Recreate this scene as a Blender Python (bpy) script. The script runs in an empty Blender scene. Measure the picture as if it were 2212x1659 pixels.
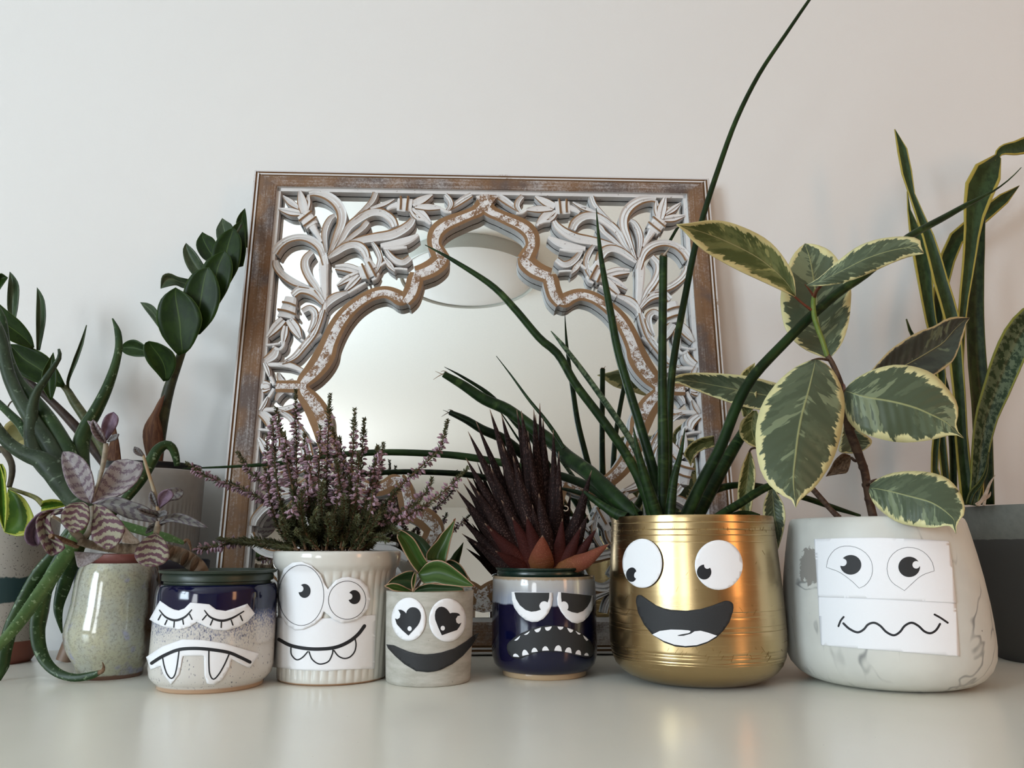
import bpy, math, random
from mathutils import Vector, Matrix
from mathutils.geometry import delaunay_2d_cdt
S = bpy.context.scene
COL = S.collection
random.seed(7)

# ------------------------------------------------------------------ camera
FPX, PITCH, CAMH = 1660.0, math.radians(11.86), 0.12
cd = bpy.data.cameras.new('camera')
cd.sensor_fit = 'HORIZONTAL'
cd.sensor_width = 36.0
cd.lens = 36.0 * FPX / 2212.0
cd.clip_start = 0.02
cam = bpy.data.objects.new('camera', cd)
COL.objects.link(cam)
cam.location = (0, 0, CAMH)
cam.rotation_euler = (math.pi / 2 + PITCH, 0, 0)
S.camera = cam
# ------------------------------------------------------------------ view, world, lights
S.view_settings.view_transform = 'Standard'
S.view_settings.look = 'None'
S.view_settings.gamma = 1.0
S.view_settings.use_curve_mapping = False
S.view_settings.exposure = -0.43
S.cycles.use_denoising = True
S.cycles.max_bounces = 8
S.cycles.diffuse_bounces = 5
S.cycles.caustics_reflective = False
S.cycles.caustics_refractive = False
W = bpy.data.worlds.new('world')
S.world = W
W.use_nodes = True
W.node_tree.nodes['Background'].inputs[0].default_value = (0.80, 0.90, 1.0, 1)
W.node_tree.nodes['Background'].inputs[1].default_value = 1.0


def area(name, loc, target, sx, sy, power, color, spread=180):
    l = bpy.data.lights.new(name, 'AREA')
    l.shape = 'RECTANGLE'
    l.size, l.size_y, l.energy, l.color = sx, sy, power, color
    l.spread = math.radians(spread)
    o = bpy.data.objects.new(name, l)
    COL.objects.link(o)
    o.location = loc
    d = Vector(target) - Vector(loc)
    o.rotation_euler = d.to_track_quat('-Z', 'Y').to_euler()
    return o


WIN1 = (-1.55, -0.65, 0.12, 1.12)      # window in the left wall: y from, y to, z from, z to
area('window_daylight', (-1.94, (WIN1[0] + WIN1[1]) / 2, 0.62), (0.0, -0.2, 1.32), 0.88, 0.98, 77, (0.74, 0.885, 1.0))
area('rear_ceiling_fill', (-1.9, -3.4, 0.45), (0.6, -2.6, 0.75), 1.6, 1.2, 84, (0.92, 0.97, 1.0))  # added fill, no window here: brightens the ceiling and far room the mirror reflects
area('lamp_glow', (1.45, -0.62, 0.50), (0.55, 0.9, 0.25), 0.26, 0.80, 6.0, (1.0, 0.50, 0.24))

# ------------------------------------------------------------------ projection helpers
CP, SP = math.cos(PITCH), math.sin(PITCH)
CAM = Vector((0, 0, CAMH))


def ray(px, py):
    X = (px - 1106.0) / FPX
    U = -(py - 829.5) / FPX
    return Vector((X, CP - U * SP, SP + U * CP))


def P(px, py, Y):
    d = ray(px, py)
    return CAM + d * (Y / d.y)


def depth(p):
    return p.y * CP + (p.z - CAMH) * SP


def cz(ox, oy, s, pts):
    return [(ox + x / s, oy + y / s) for x, y in pts]


def resample(pts, n, close=False):
    """smooth (Catmull-Rom) resample of 2-D / 3-D / n-D tuples by arc length"""
    pts = [tuple(p) for p in pts]
    k = len(pts[0])
    m = len(pts)
    if m == 2:
        return [tuple(pts[0][i] + (pts[1][i] - pts[0][i]) * t / (n - 1) for i in range(k)) for t in range(n)]
    dense = []
    for i in range(m - 1):
        p0 = pts[max(i - 1, 0)]
        p1, p2 = pts[i], pts[i + 1]
        p3 = pts[min(i + 2, m - 1)]
        for j in range(12):
            t = j / 12.0
            t2, t3 = t * t, t * t * t
            dense.append(tuple(0.5 * (2 * p1[q] + (p2[q] - p0[q]) * t + (2 * p0[q] - 5 * p1[q] + 4 * p2[q] - p3[q]) * t2
                                      + (3 * p1[q] - p0[q] - 3 * p2[q] + p3[q]) * t3) for q in range(k)))
    dense.append(pts[-1])
    kk = min(k, 3)
    L = [0.0]
    for a, b in zip(dense, dense[1:]):
        L.append(L[-1] + math.sqrt(sum((a[q] - b[q]) ** 2 for q in range(min(2, kk) if k != 3 else 3))))
    tot = L[-1] or 1.0
    out = []
    j = 0
    for i in range(n):
        tgt = tot * i / (n - 1)
        while j < len(L) - 2 and L[j + 1] < tgt:
            j += 1
        f = (tgt - L[j]) / ((L[j + 1] - L[j]) or 1.0)
        f = max(0, min(1, f))
        out.append(tuple(dense[j][q] + (dense[j + 1][q] - dense[j][q]) * f for q in range(k)))
    return out


# ------------------------------------------------------------------ object helpers
ORIG = {}


def thing(name, label, cat, loc, group=None):
    o = bpy.data.objects.new(name, None)
    o.empty_display_size = 0.02
    COL.objects.link(o)
    o.location = loc
    o['label'] = label
    o['category'] = cat
    if group:
        o['group'] = group
    ORIG[o.name] = Vector(loc)
    return o


def mk(name, verts, faces, mats, parent=None, uvs=None, smooth=True, midx=None, solid=0.0, offset=0.0, label=None, stuff=False, local=False):
    """one mesh object; verts are world coordinates unless local"""
    org = Vector((0, 0, 0))
    if parent is not None and not local:
        org = ORIG[parent.name]
    me = bpy.data.meshes.new(name)
    me.from_pydata([tuple(Vector(v) - org) for v in verts], [], faces)
    if not isinstance(mats, (list, tuple)):
        mats = [mats]
    for m in mats:
        me.materials.append(m)
    if midx:
        for p, i in zip(me.polygons, midx):
            p.material_index = i
    if smooth:
        for p in me.polygons:
            p.use_smooth = True
        me.set_sharp_from_angle(angle=math.radians(61))
    if uvs:
        ul = me.uv_layers.new(name='UVMap')
        for lp in me.loops:
            ul.data[lp.index].uv = uvs[lp.vertex_index]
    me.update()
    o = bpy.data.objects.new(name, me)
    COL.objects.link(o)
    if parent is not None:
        o.parent = parent
        ORIG[o.name] = org
    if solid:
        md = o.modifiers.new('thickness', 'SOLIDIFY')
        md.thickness = solid
        md.offset = offset
    if label:
        o['label'] = label
    if stuff:
        o['kind'] = 'stuff'
    return o


def structure(o):
    o['kind'] = 'structure'
    return o


def boxv(x0, x1, y0, y1, z0, z1):
    v = [(x0, y0, z0), (x1, y0, z0), (x1, y1, z0), (x0, y1, z0), (x0, y0, z1), (x1, y0, z1), (x1, y1, z1), (x0, y1, z1)]
    f = [(0, 3, 2, 1), (4, 5, 6, 7), (0, 1, 5, 4), (1, 2, 6, 5), (2, 3, 7, 6), (3, 0, 4, 7)]
    return v, f


class MB:
    def __init__(s):
        s.v, s.f, s.u, s.m = [], [], [], []

    def add(s, v, f, u=None, m=0):
        b = len(s.v)
        s.v += [tuple(x) for x in v]
        s.f += [tuple(i + b for i in q) for q in f]
        s.u += list(u) if u else [(0, 0)] * len(v)
        s.m += [m] * len(f)

    def make(s, name, mats, parent=None, **k):
        return mk(name, s.v, s.f, mats, parent, uvs=s.u, midx=s.m, **k)


def lathe(cx, cy, prof, n=64, mod=None):
    v, f, u = [], [], []
    L = len(prof)
    for i, (r, z) in enumerate(prof):
        for k in range(n):
            a = 2 * math.pi * k / n
            rr = mod(r, z, a) if mod else r
            v.append((cx + rr * math.cos(a), cy + rr * math.sin(a), z))
            u.append((k / n, i / (L - 1)))
    for i in range(L - 1):
        for k in range(n):
            k2 = (k + 1) % n
            f.append((i * n + k, i * n + k2, (i + 1) * n + k2, (i + 1) * n + k))
    if prof[0][0] > 1e-5:
        f.append(tuple(reversed(range(n))))
    if prof[-1][0] > 1e-5:
        f.append(tuple(range((L - 1) * n, L * n)))
    return v, f, u


def fit(a, n):
    """linear resize of a list of numbers"""
    if len(a) == n:
        return list(a)
    if len(a) == 1:
        return list(a) * n
    out = []
    for i in range(n):
        x = i * (len(a) - 1) / (n - 1)
        j = min(int(x), len(a) - 2)
        out.append(a[j] + (a[j + 1] - a[j]) * (x - j))
    return out


def tube(pts, rad, nseg=8, flat=1.0, n=24, cap=True):
    """pts: world Vectors, rad: radii; smooth resampled, wide side faces the viewer side"""
    q = resample([(p[0], p[1], p[2]) for p in pts], n)
    rad = fit(rad, len(pts))
    Ls = [0.0]
    for a, b in zip(pts, pts[1:]):
        Ls.append(Ls[-1] + (Vector(b) - Vector(a)).length)
    tot = Ls[-1]

    def rat(t):
        d = t * tot
        for i in range(len(Ls) - 1):
            if d <= Ls[i + 1] + 1e-9:
                f = (d - Ls[i]) / ((Ls[i + 1] - Ls[i]) or 1)
                return rad[i] + (rad[i + 1] - rad[i]) * f
        return rad[-1]
    v, f, u = [], [], []
    q = [Vector(x) for x in q]
    for i, p in enumerate(q):
        t = i / (n - 1)
        T = (q[min(i + 1, n - 1)] - q[max(i - 1, 0)]).normalized()
        V = (p - CAM).normalized()
        sd = T.cross(V)
        if sd.length < 1e-4:
            sd = Vector((1, 0, 0))
        sd.normalize()
        nm = sd.cross(T)
        r = rat(t)
        for k in range(nseg):
            a = 2 * math.pi * k / nseg
            v.append(p + sd * (r * math.cos(a)) + nm * (r * flat * math.sin(a)))
            u.append((t, k / nseg))
    for i in range(n - 1):
        for k in range(nseg):
            k2 = (k + 1) % nseg
            f.append((i * nseg + k, i * nseg + k2, (i + 1) * nseg + k2, (i + 1) * nseg + k))
    if cap:
        f.append(tuple(reversed(range(nseg))))
        f.append(tuple(range((n - 1) * nseg, n * nseg)))
    return v, f, u


def px_path(pts, Y0, Y1, bow=0.0):
    """pixel polyline -> world Vectors; depth runs from Y0 to Y1 (by length); a third item overrides the depth"""
    L = [0.0]
    for a, b in zip(pts, pts[1:]):
        L.append(L[-1] + math.hypot(b[0] - a[0], b[1] - a[1]))
    out = []
    for p, l in zip(pts, L):
        t = l / (L[-1] or 1)
        Y = p[2] if len(p) > 2 else Y0 + (Y1 - Y0) * t + bow * math.sin(math.pi * t)
        out.append(P(p[0], p[1], Y))
    return out


def px_tube(name, pts, hw, Y0, Y1, mat, parent, nseg=8, flat=1.0, n=24, bow=0.0, **k):
    w = px_path(pts, Y0, Y1, bow)
    if len(hw) != len(w):
        hw = fit(hw, len(w))
    r = [max(h, 0.4) * depth(p) / FPX for h, p in zip(hw, w)]
    v, f, u = tube(w, r, nseg, flat, n)
    return mk(name, v, f, mat, parent, uvs=u, **k)


def leaf(name, e1, e2, Yb, Yt, mat, parent, fold=0.0, bow=0.0, tilt=0.0, n=14, m=8, solid=0.0006, wav=0.0, **k):
    """leaf surface between two outline edges given base -> tip; real depth along, fold and tilt across"""
    a = resample(e1, n)
    b = resample(e2, n)
    wmax = max(math.hypot(p[0] - q[0], p[1] - q[1]) for p, q in zip(a, b)) or 1
    v, f, u = [], [], []
    for i in range(n):
        t = i / (n - 1)
        w = math.hypot(a[i][0] - b[i][0], a[i][1] - b[i][1]) / wmax
        for j in range(m + 1):
            s = j / m
            c = 2 * s - 1
            px = a[i][0] + (b[i][0] - a[i][0]) * s
            py = a[i][1] + (b[i][1] - a[i][1]) * s
            Y = Yb + (Yt - Yb) * t + bow * math.sin(math.pi * t) + w * (fold * (abs(c) ** 1.4) + tilt * c + wav * math.sin(t * 19 + s * 3) * abs(c))
            v.append(P(px, py, Y))
            u.append((t, s))
    for i in range(n - 1):
        for j in range(m):
            q = i * (m + 1) + j
            f.append((q, q + 1, q + m + 2, q + m + 1))
    return mk(name, v, f, mat, parent, uvs=u, solid=solid, **k)


def offs(mid, hw):
    n = len(mid)
    if len(hw) != n:
        hw = fit(hw, n)
    A, B = [], []
    for i in range(n):
        p, q = mid[max(i - 1, 0)], mid[min(i + 1, n - 1)]
        dx, dy = q[0] - p[0], q[1] - p[1]
        l = math.hypot(dx, dy) or 1
        A.append((mid[i][0] - dy / l * hw[i], mid[i][1] + dx / l * hw[i]))
        B.append((mid[i][0] + dy / l * hw[i], mid[i][1] - dx / l * hw[i]))
    return A, B


def blade(name, mid, hw, Yb, Yt, mat, parent, **k):
    mm = resample([(x, y) for x, y in mid], 18)
    # half widths follow index of the original points by length
    L = [0.0]
    for a, b in zip(mid, mid[1:]):
        L.append(L[-1] + math.hypot(b[0] - a[0], b[1] - a[1]))
    hh = []
    for i in range(18):
        d = L[-1] * i / 17
        for j in range(len(L) - 1):
            if d <= L[j + 1] + 1e-6:
                f = (d - L[j]) / ((L[j + 1] - L[j]) or 1)
                hh.append(hw[j] + (hw[j + 1] - hw[j]) * f)
                break
    A, B = offs(mm, hh)
    return leaf(name, A, B, Yb, Yt, mat, parent, n=18, **k)


# ------------------------------------------------------------------ material helpers
def lin(c):
    c = c / 255.0
    return c / 12.92 if c <= 0.04045 else ((c + 0.055) / 1.055) ** 2.4


def C(r, g, b):
    return (lin(r), lin(g), lin(b), 1)


class NT:
    def __init__(s, name):
        s.mat = bpy.data.materials.new(name)
        s.mat.use_nodes = True
        s.t = s.mat.node_tree
        s.bs = s.t.nodes['Principled BSDF']

    def n(s, typ, **props):
        o = s.t.nodes.new(typ)
        for k, v in props.items():
            setattr(o, k, v)
        return o

    def link(s, a, b):
        s.t.links.new(a, b)

    def setin(s, sock, v):
        if hasattr(v, 'node'):
            s.link(v, sock)
        elif v is not None:
            sock.default_value = v

    def math(s, op, a, b=None, c=None, clamp=False):
        o = s.n('ShaderNodeMath', operation=op, use_clamp=clamp)
        s.setin(o.inputs[0], a)
        s.setin(o.inputs[1], b)
        if c is not None:
            s.setin(o.inputs[2], c)
        return o.outputs[0]

    def uv(s):
        o = s.n('ShaderNodeTexCoord')
        p = s.n('ShaderNodeSeparateXYZ')
        s.link(o.outputs['UV'], p.inputs[0])
        return p.outputs[0], p.outputs[1]

    def obj(s):
        return s.n('ShaderNodeTexCoord').outputs['Object']

    def xyz(s, vec):
        p = s.n('ShaderNodeSeparateXYZ')
        s.link(vec, p.inputs[0])
        return p.outputs

    def comb(s, x=0.0, y=0.0, z=0.0):
        o = s.n('ShaderNodeCombineXYZ')
        for i, q in enumerate((x, y, z)):
            s.setin(o.inputs[i], q)
        return o.outputs[0]

    def rnd(s):
        return s.n('ShaderNodeObjectInfo').outputs['Random']

    def noise(s, vec=None, scale=5.0, detail=3.0, rough=0.6, dist=0.0):
        o = s.n('ShaderNodeTexNoise')
        if vec is not None:
            s.link(vec, o.inputs['Vector'])
        o.inputs['Scale'].default_value = scale
        o.inputs['Detail'].default_value = detail
        o.inputs['Roughness'].default_value = rough
        o.inputs['Distortion'].default_value = dist
        return o.outputs[0]

    def voro(s, vec=None, scale=5.0, feature='F1'):
        o = s.n('ShaderNodeTexVoronoi', feature=feature)
        if vec is not None:
            s.link(vec, o.inputs['Vector'])
        o.inputs['Scale'].default_value = scale
        return o.outputs[0]

    def step(s, v, lo, hi):
        o = s.n('ShaderNodeMapRange', interpolation_type='SMOOTHSTEP')
        s.setin(o.inputs[0], v)
        o.inputs[1].default_value = lo
        o.inputs[2].default_value = hi
        return o.outputs[0]

    def mix(s, f, a, b):
        o = s.n('ShaderNodeMix', data_type='RGBA')
        s.setin(o.inputs[0], f)
        s.setin(o.inputs[6], a)
        s.setin(o.inputs[7], b)
        return o.outputs[2]

    def scalev(s, vec, x, y, z):
        o = s.n('ShaderNodeVectorMath', operation='MULTIPLY')
        s.link(vec, o.inputs[0])
        o.inputs[1].default_value = (x, y, z)
        return o.outputs[0]

    def addv(s, vec, w):
        o = s.n('ShaderNodeVectorMath', operation='ADD')
        s.link(vec, o.inputs[0])
        s.setin(o.inputs[1], w)
        return o.outputs[0]

    def bump(s, h, strength=0.2, dist=0.001):
        o = s.n('ShaderNodeBump')
        s.link(h, o.inputs['Height'])
        o.inputs['Strength'].default_value = strength
        o.inputs['Distance'].default_value = dist
        s.link(o.outputs[0], s.bs.inputs['Normal'])

    def done(s, col=None, rough=0.5, metal=0.0, coat=0.0, spec=0.5, sub=0.0, aniso=0.0):
        b = s.bs.inputs
        if col is not None:
            s.setin(b['Base Color'], col)
        s.setin(b['Roughness'], rough)
        b['Metallic'].default_value = metal
        b['Coat Weight'].default_value = coat
        b['Coat Roughness'].default_value = 0.08
        b['Specular IOR Level'].default_value = spec
        b['Anisotropic'].default_value = aniso
        if sub:
            b['Subsurface Weight'].default_value = sub
        return s.mat


def plain(name, col, rough=0.5, metal=0.0, coat=0.0, spec=0.5, grain=0.06, scale=300.0):
    k = NT(name)
    nz = k.noise(k.obj(), scale, 2.0)
    dark = tuple(c * (1 - grain * 2) for c in col[:3]) + (1,)
    lite = tuple(min(1, c * (1 + grain)) for c in col[:3]) + (1,)
    return k.done(k.mix(nz, dark, lite), rough, metal, coat, spec)


def leafmat(name, g1, g2, edge=None, ew=0.9, en=0.0, mid=None, mw=0.04, ns=(3.0, 6.0), third=None, tthr=(0.6, 0.66), veins=0.0, rough=0.4, tipc=0.0, soft=0.03, thr=(0.42, 0.58), slant=0.0, spec=0.22, back=None, speck=None):
    k = NT(name)
    t, s = k.uv()
    d = k.math('MULTIPLY', k.math('ABSOLUTE', k.math('SUBTRACT', s, 0.5)), 2.0)
    r = k.math('MULTIPLY', k.rnd(), 37.0)
    ts = k.math('SUBTRACT', t, k.math('MULTIPLY', d, slant))
    sn = k.math('ADD', s, 0.0)
    vec = k.comb(k.math('MULTIPLY', ts, ns[0]), k.math('MULTIPLY', sn, ns[1]), r)
    col = k.mix(k.step(k.noise(vec, 1.0, 4.0, 0.65), *thr), g1, g2)
    if third is not None:
        vec3 = k.comb(k.math('MULTIPLY', ts, ns[0] * 1.6), k.math('MULTIPLY', sn, ns[1] * 0.8), k.math('ADD', r, 9.0))
        col = k.mix(k.step(k.noise(vec3, 1.0, 3.0, 0.6), *tthr), col, third)
    if speck is not None:
        vs = k.comb(k.math('MULTIPLY', t, 34.0), k.math('MULTIPLY', s, 6.0), r)
        col = k.mix(k.math('MULTIPLY', k.step(k.noise(vs, 1.0, 2.0), 0.60, 0.70), 0.6), col, speck)
    if mid is not None:
        col = k.mix(k.step(d, mw, mw * 0.4), col, mid)
    if edge is not None:
        dd = d
        if tipc:
            dd = k.math('ADD', d, k.math('MULTIPLY', k.step(t, 0.72, 1.0), tipc))
        if en:
            v2 = k.comb(k.math('MULTIPLY', ts, 13.0), k.math('MULTIPLY', sn, 1.6), k.math('ADD', r, 3.0))
            dd = k.math('ADD', dd, k.math('MULTIPLY', k.math('SUBTRACT', k.noise(v2, 1.0, 4.0, 0.7), 0.5), en))
        col = k.mix(k.step(dd, ew - soft, ew + soft), col, edge)
    if back is not None:
        g = k.n('ShaderNodeNewGeometry')
        col = k.mix(k.math('MULTIPLY', g.outputs['Backfacing'], 0.0), col, back)
    if veins:
        wv = k.math('SINE', k.math('MULTIPLY', ts, 95.0))
        k.bump(k.math('ADD', wv, k.math('MULTIPLY', k.step(d, 0.06, 0.0), 3.0)), veins, 0.0006)
    return k.done(col, rough, spec=spec)


# ------------------------------------------------------------------ materials
M = {}
k = NT('wall_paint'); nz = k.noise(k.obj(), 330.0, 3.0); k.bump(nz, 0.10, 0.001)
M['wall'] = k.done(k.mix(k.noise(k.obj(), 1.7, 2.0), (0.69, 0.675, 0.655, 1), (0.72, 0.705, 0.685, 1)), 0.75, spec=0.2)
M['warmwall'] = plain('terracotta_paint', (0.46, 0.25, 0.15, 1), 0.75, grain=0.03, scale=80)
M['ceil'] = plain('ceiling_paint', (0.88, 0.89, 0.87, 1), 0.8, grain=0.02, scale=80)
M['floor'] = plain('floor_wood', (0.62, 0.54, 0.44, 1), 0.5, grain=0.2, scale=30)
k = NT('sideboard_lacquer')
sp = k.step(k.noise(k.obj(), 420.0, 1.0), 0.80, 0.84)
M['side'] = k.done(k.mix(sp, (0.80, 0.785, 0.70, 1), (0.25, 0.23, 0.2, 1)), k.math('ADD', 0.20, k.math('MULTIPLY', k.noise(k.obj(), 9.0, 3.0), 0.10)), coat=0.0, spec=0.55)
M['mirror'] = NT('mirror_glass').done((0.965, 0.985, 0.965, 1), 0.004, metal=1.0)


def woodmat(name, base, lo, hi, stretch, amount, second=None):
    k = NT(name)
    o = k.obj()
    g = k.noise(k.scalev(o, *stretch), 1.0, 5.0, 0.75)
    big = k.noise(o, 11.0, 3.0, 0.6)
    fine = k.noise(o, 420.0, 3.0, 0.8)
    f = k.math('ADD', k.math('MULTIPLY', g, 0.45), k.math('ADD', k.math('MULTIPLY', big, 0.45), k.math('MULTIPLY', fine, 0.35)))
    br = k.mix(k.noise(k.scalev(o, stretch[0] * .6, stretch[1] * .6, stretch[2] * .6), 1.0, 3.0), base, tuple(c * 0.55 for c in base[:3]) + (1,))
    if second is not None:
        br = k.mix(k.step(k.noise(o, 16.0, 3.0), 0.42, 0.62), br, second)
    col = k.mix(k.math('MULTIPLY', k.step(f, lo, hi), amount), br, (0.60, 0.585, 0.58, 1))
    k.bump(fine, 0.15, 0.0006)
    return k.done(col, 0.7, spec=0.25)


BROWN = (0.30, 0.168, 0.082, 1)
M['rail_v'] = woodmat('whitewashed_wood_upright', (0.25, 0.14, 0.075, 1), 0.60, 0.86, (260.0, 40.0, 9.0), 0.75, (0.115, 0.085, 0.074, 1))
M['rail_h'] = woodmat('whitewashed_wood_level', (0.25, 0.14, 0.075, 1), 0.57, 0.82, (9.0, 40.0, 260.0), 0.8, (0.115, 0.085, 0.074, 1))
M['brown'] = woodmat('bare_wood', BROWN, 0.80, 1.0, (60.0, 60.0, 60.0), 0.6)
k = NT('chipped_whitewash')
o = k.obj()
f = k.math('ADD', k.math('MULTIPLY', k.noise(o, 62.0, 4.0, 0.75), 0.6), k.math('MULTIPLY', k.noise(o, 620.0, 3.0, 0.8), 0.4))
M['chip'] = k.done(k.mix(k.step(f, 0.455, 0.525), (0.22, 0.125, 0.07, 1), (0.70, 0.68, 0.67, 1)), 0.8, spec=0.2); k.bump(f, 0.3, 0.001)
k = NT('white_carving')
o = k.obj()
f = k.math('ADD', k.math('MULTIPLY', k.noise(o, 130.0, 4.0, 0.7), 0.7), k.math('MULTIPLY', k.noise(o, 500.0, 2.0, 0.8), 0.3))
M['white'] = k.done(k.mix(k.step(f, 0.34, 0.39), (0.12, 0.08, 0.06, 1), k.mix(k.noise(o, 60.0, 2.0), (0.62, 0.60, 0.59, 1), (0.74, 0.73, 0.72, 1))), 0.75, spec=0.25); k.bump(f, 0.25, 0.0008)
M['bead'] = woodmat('worn_white_bead', BROWN, 0.44, 0.56, (40.0, 40.0, 40.0), 1.0)

M['paper'] = plain('white_paper', (0.84, 0.84, 0.86, 1), 0.7, grain=0.01, scale=900, spec=0.25)
M['ink'] = plain('black_print', (0.016, 0.017, 0.02, 1), 0.55, grain=0.1, scale=2500, spec=0.3)
M['inkcard'] = plain('dark_grey_print', (0.030, 0.031, 0.033, 1), 0.6, grain=0.25, scale=2500, spec=0.3)
M['soil'] = plain('potting_soil', (0.022, 0.015, 0.010, 1), 0.95, grain=0.4, scale=260)
M['blackpot'] = plain('black_plastic', (0.008, 0.009, 0.011, 1), 0.35, grain=0.1)
M['greenpot'] = plain('dark_green_plastic', (0.018, 0.032, 0.020, 1), 0.38, grain=0.1)
M['deepgreenpot'] = plain('deep_green_plastic', (0.006, 0.020, 0.014, 1), 0.25, grain=0.1)
M['terra'] = plain('terracotta', (0.22, 0.075, 0.045, 1), 0.6, grain=0.1, scale=200)
M['pegwood'] = plain('turned_wood', (0.20, 0.125, 0.08, 1), 0.5, grain=0.15, scale=90)
M['navy'] = plain('navy_glaze', (0.006, 0.008, 0.024, 1), 0.3, grain=0.1)

# kalanchoe pot: blue over speckled cream glaze
k = NT('blue_to_cream_glaze'); o = k.obj(); z = k.xyz(o)[2]
spk = k.noise(k.scalev(o, 1, 1, 0.6), 900.0, 2.0, 0.6)
lowf = k.noise(o, 45.0, 2.0)
cream = k.mix(k.step(k.noise(k.scalev(o, 1, 1, 0.45), 620.0, 1.0), 0.66, 0.72), (0.60, 0.57, 0.53, 1), (0.16, 0.16, 0.19, 1))
f = k.math('ADD', k.math('MULTIPLY', k.math('SUBTRACT', z, 0.0500), 42.0), k.math('ADD', k.math('MULTIPLY', k.math('SUBTRACT', spk, 0.5), 3.2), k.math('MULTIPLY', k.math('SUBTRACT', lowf, 0.5), 0.9)))
col = k.mix(k.step(f, -0.35, 0.9), cream, (0.060, 0.085, 0.21, 1))
col = k.mix(k.step(z, 0.059, 0.068), col, (0.0026, 0.0036, 0.028, 1))
col = k.mix(k.step(z, 0.0045, 0.003), col, (0.46, 0.30, 0.19, 1))
M['kalpot'] = k.done(col, 0.10, coat=0.15)
# grumpy pot: navy with pale-blue drip collar
k = NT('navy_with_pale_drip_glaze'); o = k.obj(); z = k.xyz(o)[2]
st = k.noise(k.scalev(o, 1, 1, 0.09), 320.0, 3.0)
pale = k.mix(st, (0.17, 0.22, 0.34, 1), (0.45, 0.46, 0.46, 1))
pale = k.mix(k.step(z, 0.070, 0.086), pale, (0.42, 0.41, 0.40, 1))
pale = k.mix(k.step(k.math('ADD', z, k.math('MULTIPLY', st, 0.002)), 0.0885, 0.0905), pale, (0.30, 0.22, 0.14, 1))
zz = k.math('ADD', z, k.math('MULTIPLY', k.math('SUBTRACT', k.noise(k.scalev(o, 1, 1, 0.2), 70.0, 2.0), 0.5), 0.006))
col = k.mix(k.step(zz, 0.0655, 0.0675), (0.0022, 0.003, 0.022, 1), pale)
col = k.mix(k.step(z, 0.0055, 0.0045), col, (0.42, 0.30, 0.18, 1))
M['bluepot'] = k.done(col, 0.09, coat=0.15)
# fluted ramekin
k = NT('white_glazed_stoneware'); o = k.obj(); z = k.xyz(o)[2]
col = k.mix(k.step(z, 0.0025, 0.0012), (0.64, 0.62, 0.57, 1), (0.36, 0.20, 0.10, 1))
M['flute'] = k.done(col, 0.14, coat=0.3)
# concrete
k = NT('pale_concrete'); o = k.obj()
n1 = k.noise(k.scalev(o, 1, 1, 4.0), 28.0, 5.0, 0.7); n2 = k.noise(o, 400.0, 3.0)
col = k.mix(k.step(n1, 0.3, 0.7), (0.36, 0.34, 0.29, 1), (0.50, 0.48, 0.43, 1))
col = k.mix(k.step(n2, 0.70, 0.76), col, (0.2, 0.19, 0.17, 1)); k.bump(n2, 0.12, 0.0006)
M['conc'] = k.done(col, 0.8, spec=0.25)
# brass
k = NT('brushed_brass'); o = k.obj()
n1 = k.noise(k.scalev(o, 1, 1, 26.0), 22.0, 3.0)
k.bump(k.noise(k.scalev(o, 1, 1, 40.0), 60.0, 2.0), 0.05, 0.0004)
M['brass'] = k.done(k.mix(n1, (0.44, 0.315, 0.155, 1), (0.50, 0.37, 0.19, 1)), k.math('ADD', 0.22, k.math('MULTIPLY', n1, 0.08)), metal=1.0)
M['scratch'] = plain('brass_engraving', (0.30, 0.19, 0.06, 1), 0.4, metal=1.0, grain=0.2)
# marbled pot
k = NT('marbled_cement'); o = k.obj()
wv = k.noise(k.scalev(o, 1, 1, 0.75), 8.5, 3.0, 0.55, 1.3)
vein = k.step(k.math('ABSOLUTE', k.math('SUBTRACT', wv, 0.5)), 0.016, 0.0)
cl = k.step(k.noise(o, 14.0, 3.0), 0.40, 0.62)
col = k.mix(k.math('MULTIPLY', vein, k.math('MULTIPLY', cl, 0.95)), k.mix(k.noise(o, 30.0, 3.0), (0.60, 0.595, 0.54, 1), (0.68, 0.67, 0.62, 1)), (0.17, 0.175, 0.17, 1))
col = k.mix(k.math('MULTIPLY', cl, 0.20), col, (0.34, 0.34, 0.33, 1))
dv = k.n('ShaderNodeVectorMath', operation='DISTANCE'); k.link(k.scalev(o, 1, 1, 0.72), dv.inputs[0]); dv.inputs[1].default_value = (-0.0765, -0.0315, 0.0735)
ch = k.step(k.math('ADD', dv.outputs['Value'], k.math('MULTIPLY', k.math('SUBTRACT', k.noise(o, 160.0, 3.0), 0.5), 0.016)), 0.0130, 0.0122)
col = k.mix(ch, col, (0.27, 0.255, 0.23, 1))
pit = k.step(k.voro(o, 75.0), 0.055, 0.04)
col = k.mix(pit, col, (0.12, 0.11, 0.1, 1))
M['marble'] = k.done(col, 0.38, spec=0.4)
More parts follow.
